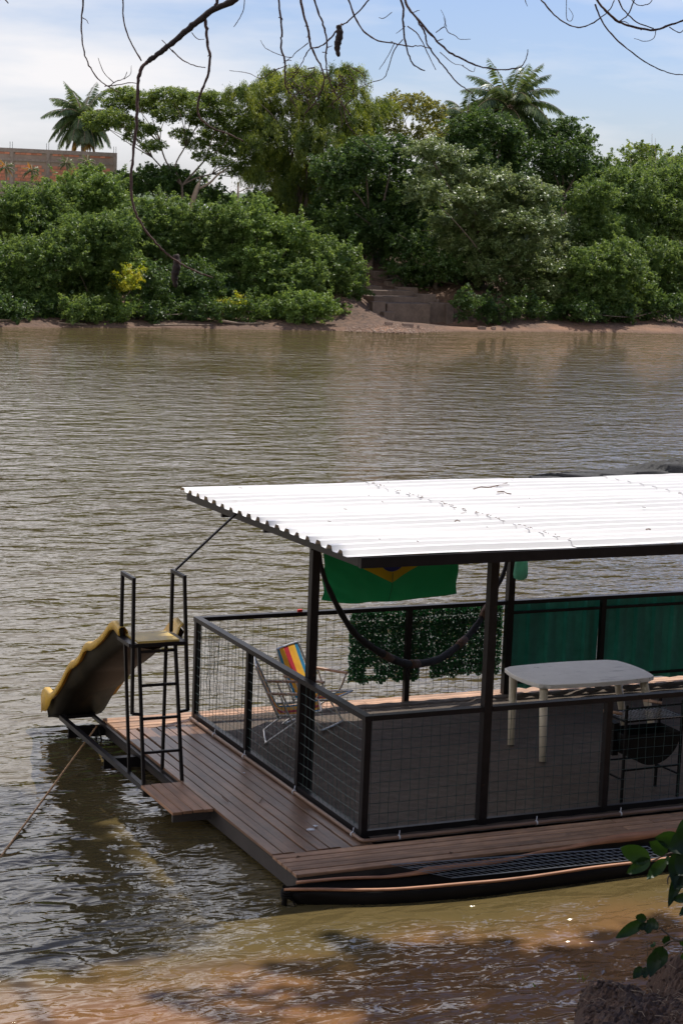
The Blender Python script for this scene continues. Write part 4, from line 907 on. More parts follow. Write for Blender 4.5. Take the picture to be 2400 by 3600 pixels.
# folding beach chairs
def make_chair(label):
    t = thing('beach_chair', label, 'chair', group='folding striped beach chairs on the deck')
    A = MT['alu']; r = .011
    def tb_(pts, nm, rr=r, mm=A): MB().tube(spline(pts, 5), rr, 7).obj(nm, mm, t, smooth=True, local=True)
    wd = .27      # faces +x; back leans to -x
    tb_([(-.02, -wd, .30), (-.17, -wd, .62), (-.27, -wd+.02, .83), (-.285, -wd+.08, .86), (-.285, wd-.08, .86), (-.27, wd-.02, .83), (-.17, wd, .62), (-.02, wd, .30)], 'back_frame', .013)
    tb_([(-.05, -wd, .33), (.15, -wd, .34), (.40, -wd, .38), (.44, -wd+.05, .385), (.44, wd-.05, .385), (.40, wd, .38), (.15, wd, .34), (-.05, wd, .33)], 'seat_frame', .012)
    tb_([(-.02, -wd, .56), (.12, -wd, .28), (.30, -wd, .05), (.33, -wd+.05, .015), (.33, wd-.05, .015), (.30, wd, .05), (.12, wd, .28), (-.02, wd, .56)], 'front_leg')
    tb_([(.34, -wd-.01, .56), (.24, -wd-.01, .34), (-.12, -wd, .05), (-.15, -wd+.05, .015), (-.15, wd-.05, .015), (-.12, wd, .05), (.24, wd+.01, .34), (.34, wd+.01, .56)], 'rear_leg')
    for sy in (-1, 1):
        o = MB().box((-.16, sy*(wd+.015)-.022, .565), (.36, sy*(wd+.015)+.022, .592)).obj('armrest', MT['woodarm'], t, local=True); bevel(o, .008, 2)
    stripes = [('blue', (.02, .22, .42), -.235, -.185), ('yellow', (.85, .42, .03), -.185, -.085), ('red', (.50, .02, .04), -.085, .015), ('yellow', (.85, .42, .03), .015, .115), ('red', (.5, .02, .04), .115, .165), ('blue', (.02, .22, .42), .165, .235)]
    stripes[4] = ('yellow2', (.85, .50, .05), .115, .165)
    for nm, c, y0, y1 in stripes:
        key = 'fab_'+nm
        if key not in MT: MT[key] = mat('striped '+nm+' fabric', c, .75, trans=.35, noise=((12, 12, 12), .12), bump=((120, 120, 120), .3, .002))
        path = spline([(-.283, .845), (-.17, .60), (-.03, .335), (.06, .305), (.25, .33), (.43, .38)], 4)
        V = []; F = []
        for p in path: V += [(p[0], y0, p[1]+.012), (p[0], y1, p[1]+.012)]
        for i in range(len(path)-1): F.append((2*i, 2*i+1, 2*i+3, 2*i+2))
        mk('fabric_stripe', V, F, MT[key], t, smooth=True, local=True)
    return t
c1 = make_chair('striped beach chair with blue edged back standing nearest the rear railing')
c1.location = (1.05, 3.66, .015); c1.rotation_euler = (0, 0, math.radians(-52)); c1.scale = (.93, .93, .93)
c2 = c1.copy(); COL.objects.link(c2); c2['label'] = 'striped beach chair seen side on close behind the left railing posts'
for ch in list(c1.children):
    o = ch.copy(); COL.objects.link(o); o.parent = c2
c2.location = (.52, 3.15, .015); c2.scale = (.93, .93, .93); c2.rotation_euler = (0, 0, math.radians(-20))

# hammock slung between two roof posts, gathered into a thick dark band
a = np.array([.14, 1.47, 2.27]); b = np.array([3.70, 4.15, 2.10]); px_path = [(1101,1931),(1140,2030),(1190,2140),(1250,2230),(1330,2290),(1400,2325),(1450,2334),(1540,2318),(1620,2260),(1680,2190),(1730,2090),(1775,1995)]
hp = []
for i, (u, v) in enumerate(px_path):
    f = i/(len(px_path)-1); y = a[1]+(b[1]-a[1])*np.interp(u, [1101, 1450, 1790], [0, .5, 1]); hp.append(at('y', y, u, v))
hp = [a]+hp[1:-1]+[hp[-1], b]
q = spline(hp, 5); n = len(q); rad = [.018+.024*math.sin(math.pi*i/(n-1))**1.2+.003*math.sin(i*1.9) for i in range(n)]
hm = thing('hammock', 'dark folded hammock slung in a deep curve between two canopy posts', 'hammock', tuple(a))
m_ = MB(); m_.tube(q, rad, 9); o = m_.obj('hammock_cloth', MT['hammock'], hm, smooth=True)
for i0 in (int(n*.36), int(n*.49), int(n*.64), int(n*.76)):
    m_ = MB(); m_.tube(q[i0:i0+3], [r_+.004 for r_ in rad[i0:i0+3]], 9); m_.obj('brown_band', MT['hambrown'], hm, smooth=True)
m_ = MB()
for k in range(26):
    i = rs.randint(int(n*.35), int(n*.8)); p = q[i]; l_ = rs.uniform(.06, .22); d = np.array([rs.uniform(-.05, .05), rs.uniform(-.05, .05), -l_])
    m_.tube([p, p+d*.5+rs.normal(size=3)*.01, p+d+rs.normal(size=3)*.02], .003, 4)
m_.obj('fringe', MT['hammock'], hm, kind='stuff')

# flag hung below the roof
fl = thing('flag', 'green flag with yellow diamond and blue disc hanging under the roof', 'flag', (1.25, 2.0, 2.2))
FW, FH = 1.30, .90; ftl = at('y', 2.0, 1133, 1935); 
def fpos(s, t_):
    """s across 0..1, t_ down 0..1"""
    x = .425+1.49*s*(1-.055*t_)+.03*t_; sag = .05*math.sin(math.pi*s)*t_; y = 2.0+.035*math.sin(s*9+t_*2.5)*(.3+.7*t_)+.02*math.sin(s*17-t_*5)*t_+.05*math.exp(-((s-.12-.25*t_)/.09)**2)*t_+.035*math.exp(-s/.28)*math.sin(20*(t_-1.1*s))*t_+.02*math.exp(-(1-s)/.2)*math.sin(16*(t_-1.1*(1-s)))*t_
    z = 2.465-.0*s-(.78-.02*s)*t_-sag; return (x, y, z)
def fpatch(nm, mm, inside, off, res=(110, 76)):
    V = []; idx = {}; F = []
    def vid(i, j):
        if (i, j) not in idx:
            p = fpos(i/res[0], j/res[1]); idx[(i, j)] = len(V); V.append((p[0], p[1]+off, p[2]))
        return idx[(i, j)]
    for i in range(res[0]):
        for j in range(res[1]):
            if inside((i+.5)/res[0], (j+.5)/res[1]): F.append((vid(i, j), vid(i, j+1), vid(i+1, j+1), vid(i+1, j)))
    return mk(nm, V, F, mm, fl, smooth=True)
dia = lambda s, t_: abs(s-.5)/.415+abs(t_-.5)/.28 < 1
def fshape(nm, mm, poly, off):
    """exact outline: fan of rings over the cloth surface"""
    V = []; F = []; K = 10; n_ = len(poly)
    for k in range(K+1):
        for s, t_ in poly:
            p = fpos(.5+(s-.5)*k/K, .5+(t_-.5)*k/K); V.append((p[0], p[1]-off, p[2]))
    for k in range(K):
        for i in range(n_): F.append((k*n_+i, k*n_+(i+1) % n_, (k+1)*n_+(i+1) % n_, (k+1)*n_+i))
    return mk(nm, V, F, mm, fl, smooth=True)
V = []; F = []; nx_, ny_ = 90, 50
for j in range(ny_+1):
    for i in range(nx_+1): V.append(fpos(i/nx_, j/ny_))
for j in range(ny_):
    for i in range(nx_): F.append((j*(nx_+1)+i, (j+1)*(nx_+1)+i, (j+1)*(nx_+1)+i+1, j*(nx_+1)+i+1))
mk('green_field', V, F, MT['fgreen'], fl, smooth=True)
def seg(P_, n_=12):
    out = []
    for i in range(len(P_)):
        a_, b_ = P_[i], P_[(i+1) % len(P_)]
        for k in range(n_): out.append((a_[0]+(b_[0]-a_[0])*k/n_, a_[1]+(b_[1]-a_[1])*k/n_))
    return out
fshape('yellow_diamond', MT['fyellow'], seg([(.5, .76), (.83, .49), (.5, .22), (.17, .49)]), .004)
fshape('blue_disc', MT['fblue'], [(.5+.10*math.cos(a_), .49+.135*math.sin(a_)) for a_ in np.linspace(0, 2*math.pi, 40, endpoint=False)], .008)
V = []; F = []
for k in range(21):
    f = k/20; s = .40+.20*f; t0 = .47+.06*f+.0*f-.05*math.sin(math.pi*f)
    for dt in (0, .035): p = fpos(s, t0+dt); V.append((p[0], p[1]-.011, p[2]))
for k in range(20): F.append((2*k, 2*k+1, 2*k+3, 2*k+2))
mk('white_band', V, F, MT['fwhite'], fl)
m_ = MB(); m_.tube([np.array(fpos(.5-.008*max(0, t_-.8)*5, t_))-[0, .011, 0] for t_ in np.linspace(.64, .998, 18)], .0035, 4); m_.obj('seam', MT['seam'], fl)
for s in (0.0, .5, 1.0):
    p = np.array(fpos(s, 0)); m_ = MB(); m_.tube([p, (p[0], 2.0, rz(2.0)-.09)], .004, 5); m_.obj('tie_cord', MT['paper'], fl)

# plastic bag hanging from the roof
bg_ = thing('plastic_bag', 'pale green plastic bag hanging from the roof edge with a load inside', 'bag', (3.17, 3.0, 2.3))
V = []; F = []; nk = 16; prof = [(2.34, .008), (2.2, .03), (2.0, .045), (1.85, .06), (1.72, .072), (1.65, .075), (1.61, .065), (1.59, .035), (1.585, .0)]
for z_, r_ in prof:
    for k in range(nk):
        a_ = 2*math.pi*k/nk; rr = r_*(1+.16*math.sin(k*2.5+z_*6)); V.append((3.18+rr*math.cos(a_), 3.0+rr*.8*math.sin(a_), z_))
for i in range(len(prof)-1):
    for k in range(nk): F.append((i*nk+k, i*nk+(k+1) % nk, (i+1)*nk+(k+1) % nk, (i+1)*nk+k))
mk('bag_film', V, F, MT['bag'], bg_, smooth=True)
V, F = rock(.05, 1, .8, .6, 9); mk('load', [(a_+3.18, b_+3.0, c_+1.65) for a_, b_, c_ in V], F, MT['bagload'], bg_, smooth=True)
MB().tube([(3.18, 3.0, 2.33), (3.18, 3.08, rz(3.1)-.13)], .006, 5).obj('handle', MT['bag'], bg_)

# artificial ivy screen on the back rail
iv = thing('ivy_screen', 'ragged mat of dark green artificial ivy hung on the rear railing', 'screen', (2.75, 4.26, 1.05))
n = 34000; X = rs.uniform(1.80, 3.70, n); Z = rs.uniform(.17, 1.045, n)
_q = np.random.RandomState(4); _h = np.convolve(_q.rand(80), np.ones(3)/3, 'same'); low = .19+.11*np.interp(X, np.linspace(1.8, 3.7, 80), _h)
den = np.interp(X, np.linspace(1.8, 3.7, 60), _q.rand(60))*np.interp(Z, np.linspace(.15, 1.06, 34), _q.rand(34))
keep = (Z > low) & ~((np.abs(X-2.06) < .06) & (np.abs(Z-.37) < .05)) & ~((np.abs(X-2.74) < .07) & (Z < .40)) & (rs.rand(n) < .55+.9*den)
X, Z = X[keep], Z[keep]; C = np.stack([X, 4.262+rs.normal(size=len(X))*.012, Z], 1)
leaves('leaves', C, rs.normal(size=(len(X), 3))*.6+np.array([0, -1, .3]), .018+.014*rs.rand(len(X)), .8, LF['ivy'], iv)
m_ = MB()
for k in range(40): m_.tube([(1.83+k*.047, 4.262, 1.05), (1.83+k*.047, 4.262, .30)], .0018, 4, cap=False)
for k in range(16): m_.tube([(1.82, 4.262, .30+k*.048), (3.70, 4.262, .30+k*.048)], .0018, 4, cap=False)
m_.obj('backing_net', MT['seam'], iv)
MB().box((1.14, 4.18, 1.101), (1.19, 4.21, 1.125)).obj('peg', MT['red'], None, label='tiny red peg on the rear rail beside the left roof post', cat='peg')

# ---------------------------------------------------------------- canoe moored along the front edge
cn = thing('canoe', 'long narrow wooden canoe with reddish gunwales moored along the deck', 'canoe', (1.2, -1.1, WZ))
NX = 40
def ny(x): return np.interp(x, [-1.10, -.76, -.39, -.03, .55, 1.2, 1.86, 3.0, 5.0], [-.85, -.96, -1.08, -1.15, -1.20, -1.19, -1.16, -1.13, -1.13])
def fy(x): return np.interp(x, [-1.10, -.75, -.28, .11, .7, 1.13, 1.8, 2.8, 5.0], [-.83, -.84, -.82, -.81, -.80, -.80, -.79, -.79, -.79])
V = []; F = []; xs_ = np.concatenate([np.linspace(-1.10, 0, 16), np.linspace(.12, 5.2, 26)])
for x in xs_:
    a_, b_ = float(ny(x)), float(fy(x)); m0 = (a_+b_)/2; dpt = .40*min(1, ((x+1.12)/.9)**.5); wv = .5*min(1, (x+1.12)/1.4)
    V += [(x, a_, -.082), (x, a_+(m0-a_)*.12, -.18*min(1, dpt*3)), (x, a_+(m0-a_)*.45, -dpt), (x, m0, -dpt-.03), (x, b_+(m0-b_)*.45, -dpt), (x, b_+(m0-b_)*.12, -.18*min(1, dpt*3)), (x, b_, -.05)]
for i in range(len(xs_)-1):
    for k in range(6): F.append((i*7+k, (i+1)*7+k, (i+1)*7+k+1, i*7+k+1))
o = mk('hull', V, F, MT['hull'], cn, smooth=True); s = o.modifiers.new('thickness', 'SOLIDIFY'); s.thickness = .015
q = spline([(x, float(ny(x)), -.07+.004*math.sin(x*5)) for x in np.linspace(-1.1, 5.1, 22)], 3); MB().tube(q, .014, 6).obj('gunwale', MT['woodred'], cn, smooth=True)
up = [(1040,3103),(1174,3091),(1250,3087),(1340,3083),(1400,3074),(1450,3066),(1500,3047),(1580,3038),(1640,3033),(1730,3022),(1800,3014),(1867,3003),(1920,2990),(1959,2984),(2010,2972),(2074,2957),(2130,2941),(2189,2929),(2240,2923),(2300,2919),(2400,2910),(2520,2900)]
lo = [(1040,3109),(1174,3097),(1250,3092),(1340,3090),(1400,3086),(1450,3080),(1500,3073),(1580,3060),(1640,3050),(1730,3040),(1800,3026),(1867,3008),(1920,2998),(1959,2994),(2010,2986),(2074,2974),(2130,2966),(2189,2960),(2240,2953),(2300,2943),(2400,2926),(2520,2915)]
V = []; F = []
U2 = spline([at('y', float(fy(at('z', .0, *p)[0]))+.01, *p) for p in up], 3); L2 = spline([at('y', float(fy(at('z', .0, *p)[0]))-.012, *p) for p in lo], 3)
for a_, b_ in zip(U2, L2): V += [tuple(a_), tuple(b_)]
for i in range(len(U2)-1): F.append((2*i, 2*i+1, 2*i+3, 2*i+2))
o = mk('twisted_plank', V, F, MT['woodred'], cn, smooth=True); s = o.modifiers.new('thickness', 'SOLIDIFY'); s.thickness = .018; s.offset = 1
m_ = MB(); m_.tube([(-1.09, -.84, -.27), (-1.085, -.84, -.06)], .024, 8); m_.obj('bow_post', MT['hull'], cn, smooth=True)
m_ = MB(); p0 = np.array([-1.07, -.84, -.09])
for k in range(3): m_.tube([p0+.045*np.array([math.cos(a_), math.sin(a_), 0])+[0, 0, -.02*k] for a_ in np.linspace(0, 6.28, 12)], .009, 5)
m_.tube(spline([p0, p0+[.06, -.05, -.12], p0+[.04, -.03, -.26]], 4), .008, 5); m_.obj('bow_lashing', MT['hull'], cn, smooth=True)
# bare wire rack lying in the canoe
gp = [at('z', z_, *p) for p, z_ in [((1345,3046), .03), ((1760,3010), .03), ((2240,2995), -.01), ((2230,3018), -.03), ((1700,3048), -.02)]]
m_ = MB()
A0, A1 = np.array([-.10, -.79, .02]), np.array([2.35, -.92, -.03]); B0, B1 = np.array([.35, -1.02, -.07]), np.array([2.45, -1.08, -.08])
for k in range(5):
    f = k/4; m_.tube([A0+(B0-A0)*f, A1+(B1-A1)*f], .005 if k in (0, 4) else .003, 5)
for k in range(34):
    f = k/33; m_.tube([A0+(A1-A0)*f, B0+(B1-B0)*f], .0022, 4)
m_.obj('wire_rack', MT['wirebare'], None, label='long bare wire rack lying inside the canoe against the deck', cat='wire rack')

# leaf litter and scraps on the walkway
GL = 'scraps on the plank walkway'
for (u, v, lb, mm, s) in [(1092, 2918, 'pale blue grey paper scrap on the front planks', 'paper', .045), (1109, 2904, 'small round pale scrap beside the larger one', 'paper', .03), (857, 2718, 'tiny pale scrap near the pipe on the side planks', 'paper', .02)]:
    p = at('z', .004, u, v); n_ = 9; V = [(p[0]+s*math.cos(k*.7)*rs.uniform(.7, 1), p[1]+s*math.sin(k*.7)*rs.uniform(.7, 1), .005+rs.uniform(0, .006)) for k in range(n_)]; V.append((p[0], p[1], .012))
    mk('paper_scrap', V, [(k, (k+1) % n_, n_) for k in range(n_)], MT[mm], None, label=lb, cat='litter', group=GL)
for (u, v, lb) in [(918, 2815, 'thin twig across the side planks halfway along'), (792, 2812, 'short twig near the diving step'), (1050, 3015, 'curled dry leaf at the corner of the planks'), (1585, 3000, 'dry leaf on the front planks below the second bay'), (1228, 2932, 'dark leaf beside the fence corner')]:
    p = at('z', .012, u, v); m_ = MB(); l_ = .07 if 'twig' in lb else .035
    a_ = rs.uniform(0, 3); dv = np.array([math.cos(a_), math.sin(a_), 0])*l_
    if 'twig' in lb: m_.tube([p-dv, p+[0, 0, .004], p+dv+[0, 0, .01]], .004, 5)
    else: m_.add([p-dv, p+[dv[1]*.6, -dv[0]*.6, .012], p+dv, p+[-dv[1]*.6, dv[0]*.6, .014]], [(0, 1, 2), (0, 2, 3)])
    m_.obj('twig' if 'twig' in lb else 'dry_leaf', MT['dryleaf'], None, label=lb, cat='twig' if 'twig' in lb else 'leaf', group='dry twigs and leaves on the planks')

# ---------------------------------------------------------------- near bank
def mudz(X, Y):
    X = np.asarray(X); Y = np.asarray(Y)
    edge = -3.15+.0*X-.50*np.exp(-((X-.62)/.14)**2)+.10*vnoise(X, X*0, .35, 7)+np.where(X < .33, -(.33-X)*1.3, 0)+.12*np.clip(X-.9, 0, 2)
    d = np.clip(edge-Y, -.3, 2); h = WZ-.08+np.where(d > 0, (.16+.16*np.clip((X-.35)/.5, 0, 1))*(1-np.exp(-d*6))+.10*d, d*.9)
    rough = vnoise(X, Y, .10, 1)*.03+vnoise(X, Y, .043, 2)*.018+vnoise(X, Y, .021, 8)*.010+np.abs(vnoise(X, Y, .22, 9))*.06+np.random.RandomState(2).normal(size=X.shape)*.008+np.repeat(np.repeat(np.random.RandomState(3).rand(*[k//4+1 for k in X.shape]), 4, 0), 4, 1)[:X.shape[0], :X.shape[1]]*.022
    return h+rough*np.clip(d*5, 0, 1)
MT['mud'] = mat('dark crumbly mud', (.085, .047, .030), .85, noise=[((6, 6, 6), .4), ((40, 40, 40), .35)], tint=[((9, 9, 9), .60, (.26, .15, .10), .1)], bump=((55, 55, 55), 1, .02))
grid('mud_bank', np.linspace(-.5, 4.5, 230), np.linspace(-6.0, -2.3, 190), mudz, MT['mud'], kind='structure', smooth=False)
q_ = np.random.RandomState(8); m_ = MB(); m2_ = MB()
for k in range(1500):
    x = q_.uniform(.0, 2.4); y = q_.uniform(-4.6, -2.9); zz = float(mudz(np.array([[x]]), np.array([[y]]))[0, 0]) if False else None
    r_ = q_.uniform(.006, .024)*(1 if q_.rand() < .9 else 1.7); V, F = rock(r_, seed=k); m_.V, m_.F
    ex = -3.15-.50*math.exp(-((x-.62)/.14)**2)+.10*float(vnoise(x, 0, .35, 7))-(max(0, .33-x)*1.3)+.12*max(0, x-.9); d_ = ex-y
    if d_ < .03: continue
    zz = WZ-.08+(.16+.16*min(1, max(0, (x-.35)/.5)))*(1-math.exp(-d_*6))+.10*d_+(float(vnoise(x, y, .10, 1))*.03+abs(float(vnoise(x, y, .22, 9)))*.06+.012)*min(1, d_*5)
    if k % 5: m_.add([(a+x, b+y, c+zz) for a, b, c in V], F)
    else:
        a = q_.uniform(0, 6.3); l_ = q_.uniform(.03, .12); p = np.array([x, y, zz+.014]); m2_.tube([p, p+[l_*.5*math.cos(a), l_*.5*math.sin(a), .012], p+[l_*math.cos(a+.4), l_*math.sin(a+.4), .0]], .0025, 4)
m_.obj('mud_crumbs', MT['mud'], None, kind='stuff'); m2_.obj('straw_litter', MT['palebark'], None, kind='stuff')
def gpt(y, u, v): return at('y', y, u, v)
GRT = 'roots and sticks on the mud bank'
for pts, y, r, lb, cat_, m2 in [(((2230,3489),(2290,3490),(2340,3486),(2380,3468),(2420,3440)), -3.35, .016, 'smooth pale stick lying across the top of the mud bank', 'stick', 'palebark'),
      (((2190,3556),(2220,3530),(2250,3525),(2290,3530),(2330,3520)), -3.5, .020, 'short gnarled root half buried below the pale stick', 'root', 'bark'),
      (((2225,3560),(2270,3568),(2310,3556),(2330,3545)), -3.6, .014, 'lower winding root on the mud bank', 'root', 'palebark')]:
    q = spline([gpt(y, *a_) for a_ in pts], 4); MB().tube(q, np.linspace(r, r*.7, len(q))*(1+.15*np.sin(np.arange(len(q)))), 8).obj(cat_, MT[m2], None, smooth=True, label=lb, cat=cat_, group=GRT)
def blade(m_, p, d, ln, wd, bend):
    d = np.array(d, float); d /= np.linalg.norm(d); sd_ = np.cross(d, [.3, 1, .2]); sd_ /= np.linalg.norm(sd_); pr = []
    for k in range(5):
        f = k/4; c = p+d*ln*f+np.array([bend[0], bend[1], bend[2]])*f*f*ln; w_ = wd*(1-f)**.7*.5+.0008; pr += [c-sd_*w_, c+sd_*w_]
    b0 = len(m_.V); m_.V += [tuple(a_) for a_ in pr]
    for k in range(4): m_.F.append((b0+2*k, b0+2*k+1, b0+2*k+3, b0+2*k+2))
def tinted(o, seed=0):
    a_ = o.data.attributes.new('tint', 'FLOAT', 'FACE'); a_.data.foreach_set('value', np.random.RandomState(seed).rand(len(o.data.polygons)).astype(np.float32)); return o
m_ = MB(); root = gpt(-3.05, 2035, 3510)
for k in range(16):
    blade(m_, root+rs.normal(size=3)*[.02, .02, .01], (rs.uniform(-.35, .35), rs.uniform(-.2, .2), 1), rs.uniform(.14, .30), .012, (rs.uniform(-.3, .4), 0, -.15))
tinted(m_.obj('grass_tuft', LF['grass'], None, label='small upright green grass tuft at the edge of the mud bank', cat='grass'))
t = thing('bank_weed', 'straggling weed with pale stems and long blades trailing over the water', 'plant', tuple(gpt(-3.1, 1990, 3590)))
m_ = MB()
for pts in [((1985,3565),(1950,3560),(1900,3550),(1850,3540),(1818,3536)), ((1990,3560),(1970,3510),(1940,3485),(1905,3478),(1880,3465)), ((1975,3563),(1940,3565),(1912,3570)), ((2010,3590),(1975,3570),(1960,3545)), ((2030,3525),(2010,3505),(1998,3508)), ((1850,3596),(1830,3575),(1808,3550)), ((1880,3530),(1872,3505),(1876,3490))]:
    q = spline([gpt(-3.08, *a_) for a_ in pts], 4); m_.tube(q, np.linspace(.005, .0025, len(q)), 5)
m_.obj('stem', MT['palebark'], t, smooth=True)
m_ = MB()
for u, v, dx, dz, ln, wd in [(1985,3565,-1,.16,.30,.012),(1850,3592,.55,.5,.16,.012),(1880,3470,-.4,.7,.05,.012),(1962,3515,.3,-.5,.05,.02),(1925,3545,-.3,.4,.07,.02),(1905,3550,.1,-.6,.05,.015),(1945,3555,.2,.7,.08,.012),(1990,3510,.6,-.2,.05,.016),(1870,3540,-.7,.4,.06,.016)]:
    blade(m_, gpt(-3.09, u, v), (dx, .1, dz), ln, wd, (0, 0, -.1))
tinted(m_.obj('blade', LF['grass'], t), 3)

# leafy plant reaching in from the right, close to the camera
pl = thing('leafy_plant', 'dark green large leaved plant reaching in at the right edge', 'plant', tuple(CP+ray(2560, 3500)*8.1))
def fpt(D, u, v): return CP+ray(u, v)*D
m_ = MB()
for D, pts, r in [(8.0, ((2560,3380),(2450,3320),(2400,3306),(2370,3303),(2340,3280),(2318,3262)), .006), (8.0, ((2400,3306),(2365,3308),(2345,3314),(2328,3327)), .004), (8.05, ((2560,3250),(2430,3290),(2395,3340),(2378,3366)), .004), (7.6, ((2560,3120),(2450,3020),(2400,2995),(2340,3004),(2290,3028)), .006), (7.7, ((2450,3020),(2400,3060),(2350,3080),(2345,3110)), .005), (7.9, ((2285,3316),(2272,3320),(2275,3365)), .0025)]:
    q = spline([fpt(D, *a_) for a_ in pts], 4); m_.tube(q, np.linspace(r, r*.5, len(q)), 6)
m_.tube(spline([fpt(8.1, 2560, 3560), fpt(8.05, 2570, 3400), fpt(7.9, 2565, 3250), fpt(7.7, 2560, 3120), fpt(7.6, 2540, 2950)], 4), .012, 7)
m_.obj('stem', MT['bark'], pl, smooth=True)
def big_leaf(D, base, tip, wd, k, curl=.15, seed=0, serr=0):
    """base and tip in the photograph, at distance D; wd = half width relative to the length"""
    a_ = fpt(D, *base); b_ = fpt(D-.03, *tip); ax = b_-a_; ln = np.linalg.norm(ax); ax /= ln; vw = ray(*base); vw = vw/np.linalg.norm(vw)
    sd_ = np.cross(ax, vw); sd_ /= np.linalg.norm(sd_); nr = np.cross(sd_, ax); V = []; F = []; n_ = 9
    for i in range(n_+1):
        f = i/n_; w_ = wd*ln*(math.sin(math.pi*min(1, f**.75))**.8)*(1 if i < n_ else 0)+.0005; c = a_+ax*ln*f+nr*curl*ln*math.sin(math.pi*f)
        for s in (-1, -.5, 0, .5, 1): V.append(tuple(c+sd_*w_*s+nr*(-abs(s)*w_*.35)+nr*.004*math.sin(i*2.1+s*3+seed)))
    for i in range(n_):
        for s in range(4): F.append((i*5+s, i*5+s+1, (i+1)*5+s+1, (i+1)*5+s))
    o = mk('leaf', V, F, LF['fore'], pl, smooth=True); at_ = o.data.attributes.new('tint', 'FLOAT', 'FACE'); at_.data.foreach_set('value', np.full(len(F), k, np.float32)); return o
for i, (D, ba, ti, wd, k) in enumerate([(8.0, (2265,3237), (2162,3298), .17, .5), (8.0, (2270,3232), (2232,3222), .3, .3), (7.95, (2272,3238), (2314,3262), .42, .2), (8.0, (2280,3240), (2274,3284), .36, .3), (8.0, (2300,3240), (2306,3272), .3, .2), (8.0, (2275,3250), (2240,3266), .25, .3),
      (8.05, (2328,3327), (2300,3415), .32, .15), (8.0, (2305,3345), (2283,3436), .26, .1), (8.05, (2352,3312), (2326,3300), .4, .1), (7.7, (2285,3025), (2178,2980), .26, .8), (7.6, (2345,2997), (2280,2960), .3, .5), (7.6, (2400,2960), (2300,2945), .28, .55),
      (7.65, (2340,3020), (2272,3092), .20, .75), (7.6, (2400,3040), (2347,3190), .13, .05), (7.7, (2345,3010), (2350,3040), .3, 1.), (7.7, (2285,3020), (2200,3072), .22, .7), (7.6, (2400,3075), (2368,3128), .4, .15), (7.6, (2440,3150), (2360,3163), .2, .15), (7.6, (2440,3170), (2385,3220), .2, .1),
      (7.5, (2440,2940), (2350,2990), .4, .1), (7.55, (2430,2930), (2365,2960), .4, .2), (7.6, (2380,2990), (2365,3110), .22, .1), (7.5, (2440,2990), (2380,3080), .4, .05), (7.6, (2470,2880), (2372,2930), .3, .4), (7.9, (2290,3318), (2298,3326), .4, .8), (8.0, (2255,3400), (2225,3440), .3, .15), (8.0, (2270,3400), (2262,3440), .3, .1), (8.05, (2430,3320), (2385,3310), .3, 1.), (8.05, (2440,3360), (2388,3365), .3, 1.)]):
    big_leaf(D, ba, ti, wd, k, seed=i, curl=.12+.1*rs.rand())

# ---------------------------------------------------------------- tree on the near bank with bare boughs hanging into view
tr = thing('overhanging_tree', 'tree on the near bank whose bare dark boughs hang across the sky', 'tree', (3.5, -13.5, gz(3.5, -13.5)))
g0 = np.array([3.5, -13.5, gz(3.5, -13.5)-.3]); top = np.array([1.2, -9.5, 10.2])
m_ = MB(); q = spline([g0, g0*.6+np.array([2.6, -11.6, 6.5])*.4+[0, 0, 1], np.array([2.3, -11.0, 8]), top], 6); m_.tube(q, np.linspace(.28, .14, len(q)), 10); m_.obj('trunk', MT['bark'], tr, smooth=True)
def bough(D0, D1, pts, r0, r1, name='branch', knob=.0, mt='twig', root_=None):
    n_ = len(pts); P_ = [fpt(D0+(D1-D0)*i/(n_-1), u, v) for i, (u, v) in enumerate(pts)]
    if root_ is not None: rr_ = np.array(root_); P_ = [rr_+(P_[0]-rr_)*f for f in (0, .35, .7, .92)]+P_
    q_ = spline(P_, 5); N_ = len(q_); q_ = [p+rs.normal(size=3)*min(r0, .006)*.22 for p in q_]; rr = np.linspace(r0, r1, N_)*(1+.09*rs.normal(size=N_))
    MB().tube(q_, np.clip(rr, r1*.6, None), 7).obj(name, MT[mt], tr, smooth=True)
D = 9.3
x2 = lambda a_, b_: (a_*1.5306, b_*1.5306)
def B_(pts, r0, r1, D0=9.3, D1=9.3, mt='twig', root_=None): bough(D0, D1, [x2(*p) for p in pts], r0*1.5306/FPX*D0/1, r1*1.5306/FPX*D1, mt=mt, root_=root_)
hub = np.array([-2.6, -6.8, 8.2]); hub2 = np.array([-.2, -8.6, 9.3]); hub3 = np.array([-1.1, -8.0, 7.9])
for h_, r_ in ((hub, .045), (hub3, .035)):
    q = spline([top*.6+np.array([1.6, -10, 8.8])*.4, hub2, h_], 5); MB().tube(q, np.linspace(.08, r_, len(q)), 8).obj('limb', MT['limb'], tr, smooth=True)
B_([(620,-60),(560,-20),(530,5),(490,22),(460,45),(430,70),(400,95),(375,115),(352,133),(340,140)], 10, 5.5, mt='limb', root_=hub)
B_([(340,140),(325,158),(318,185),(316,230),(314,280),(308,340),(302,400),(303,450),(312,490),(335,530),(365,565),(392,590),(420,608),(455,625),(490,638)], 4.5, 1.6, 9.3, 9.1)
B_([(200,-60),(192,0),(187,60),(192,110),(205,150),(225,180),(250,200),(275,212)], 2.8, 1.2, root_=hub)
B_([(240,198),(270,195),(300,190),(320,192)], 1.4, .8); B_([(250,200),(265,188),(285,180),(292,165)], 1.3, .7); B_([(285,182),(300,170),(302,150)], .9, .5); B_([(262,190),(240,168),(228,140),(226,133)], 1.0, .6)
B_([(278,-60),(283,0),(285,50),(300,95),(325,140)], 1.2, 1.8, root_=hub)
B_([(490,22),(500,0),(500,-60)], 4, 4)
B_([(470,34),(474,60),(475,90),(482,130),(478,170),(465,205),(455,235),(456,262),(468,280),(490,295),(530,310),(560,325)], 4, 1.4)
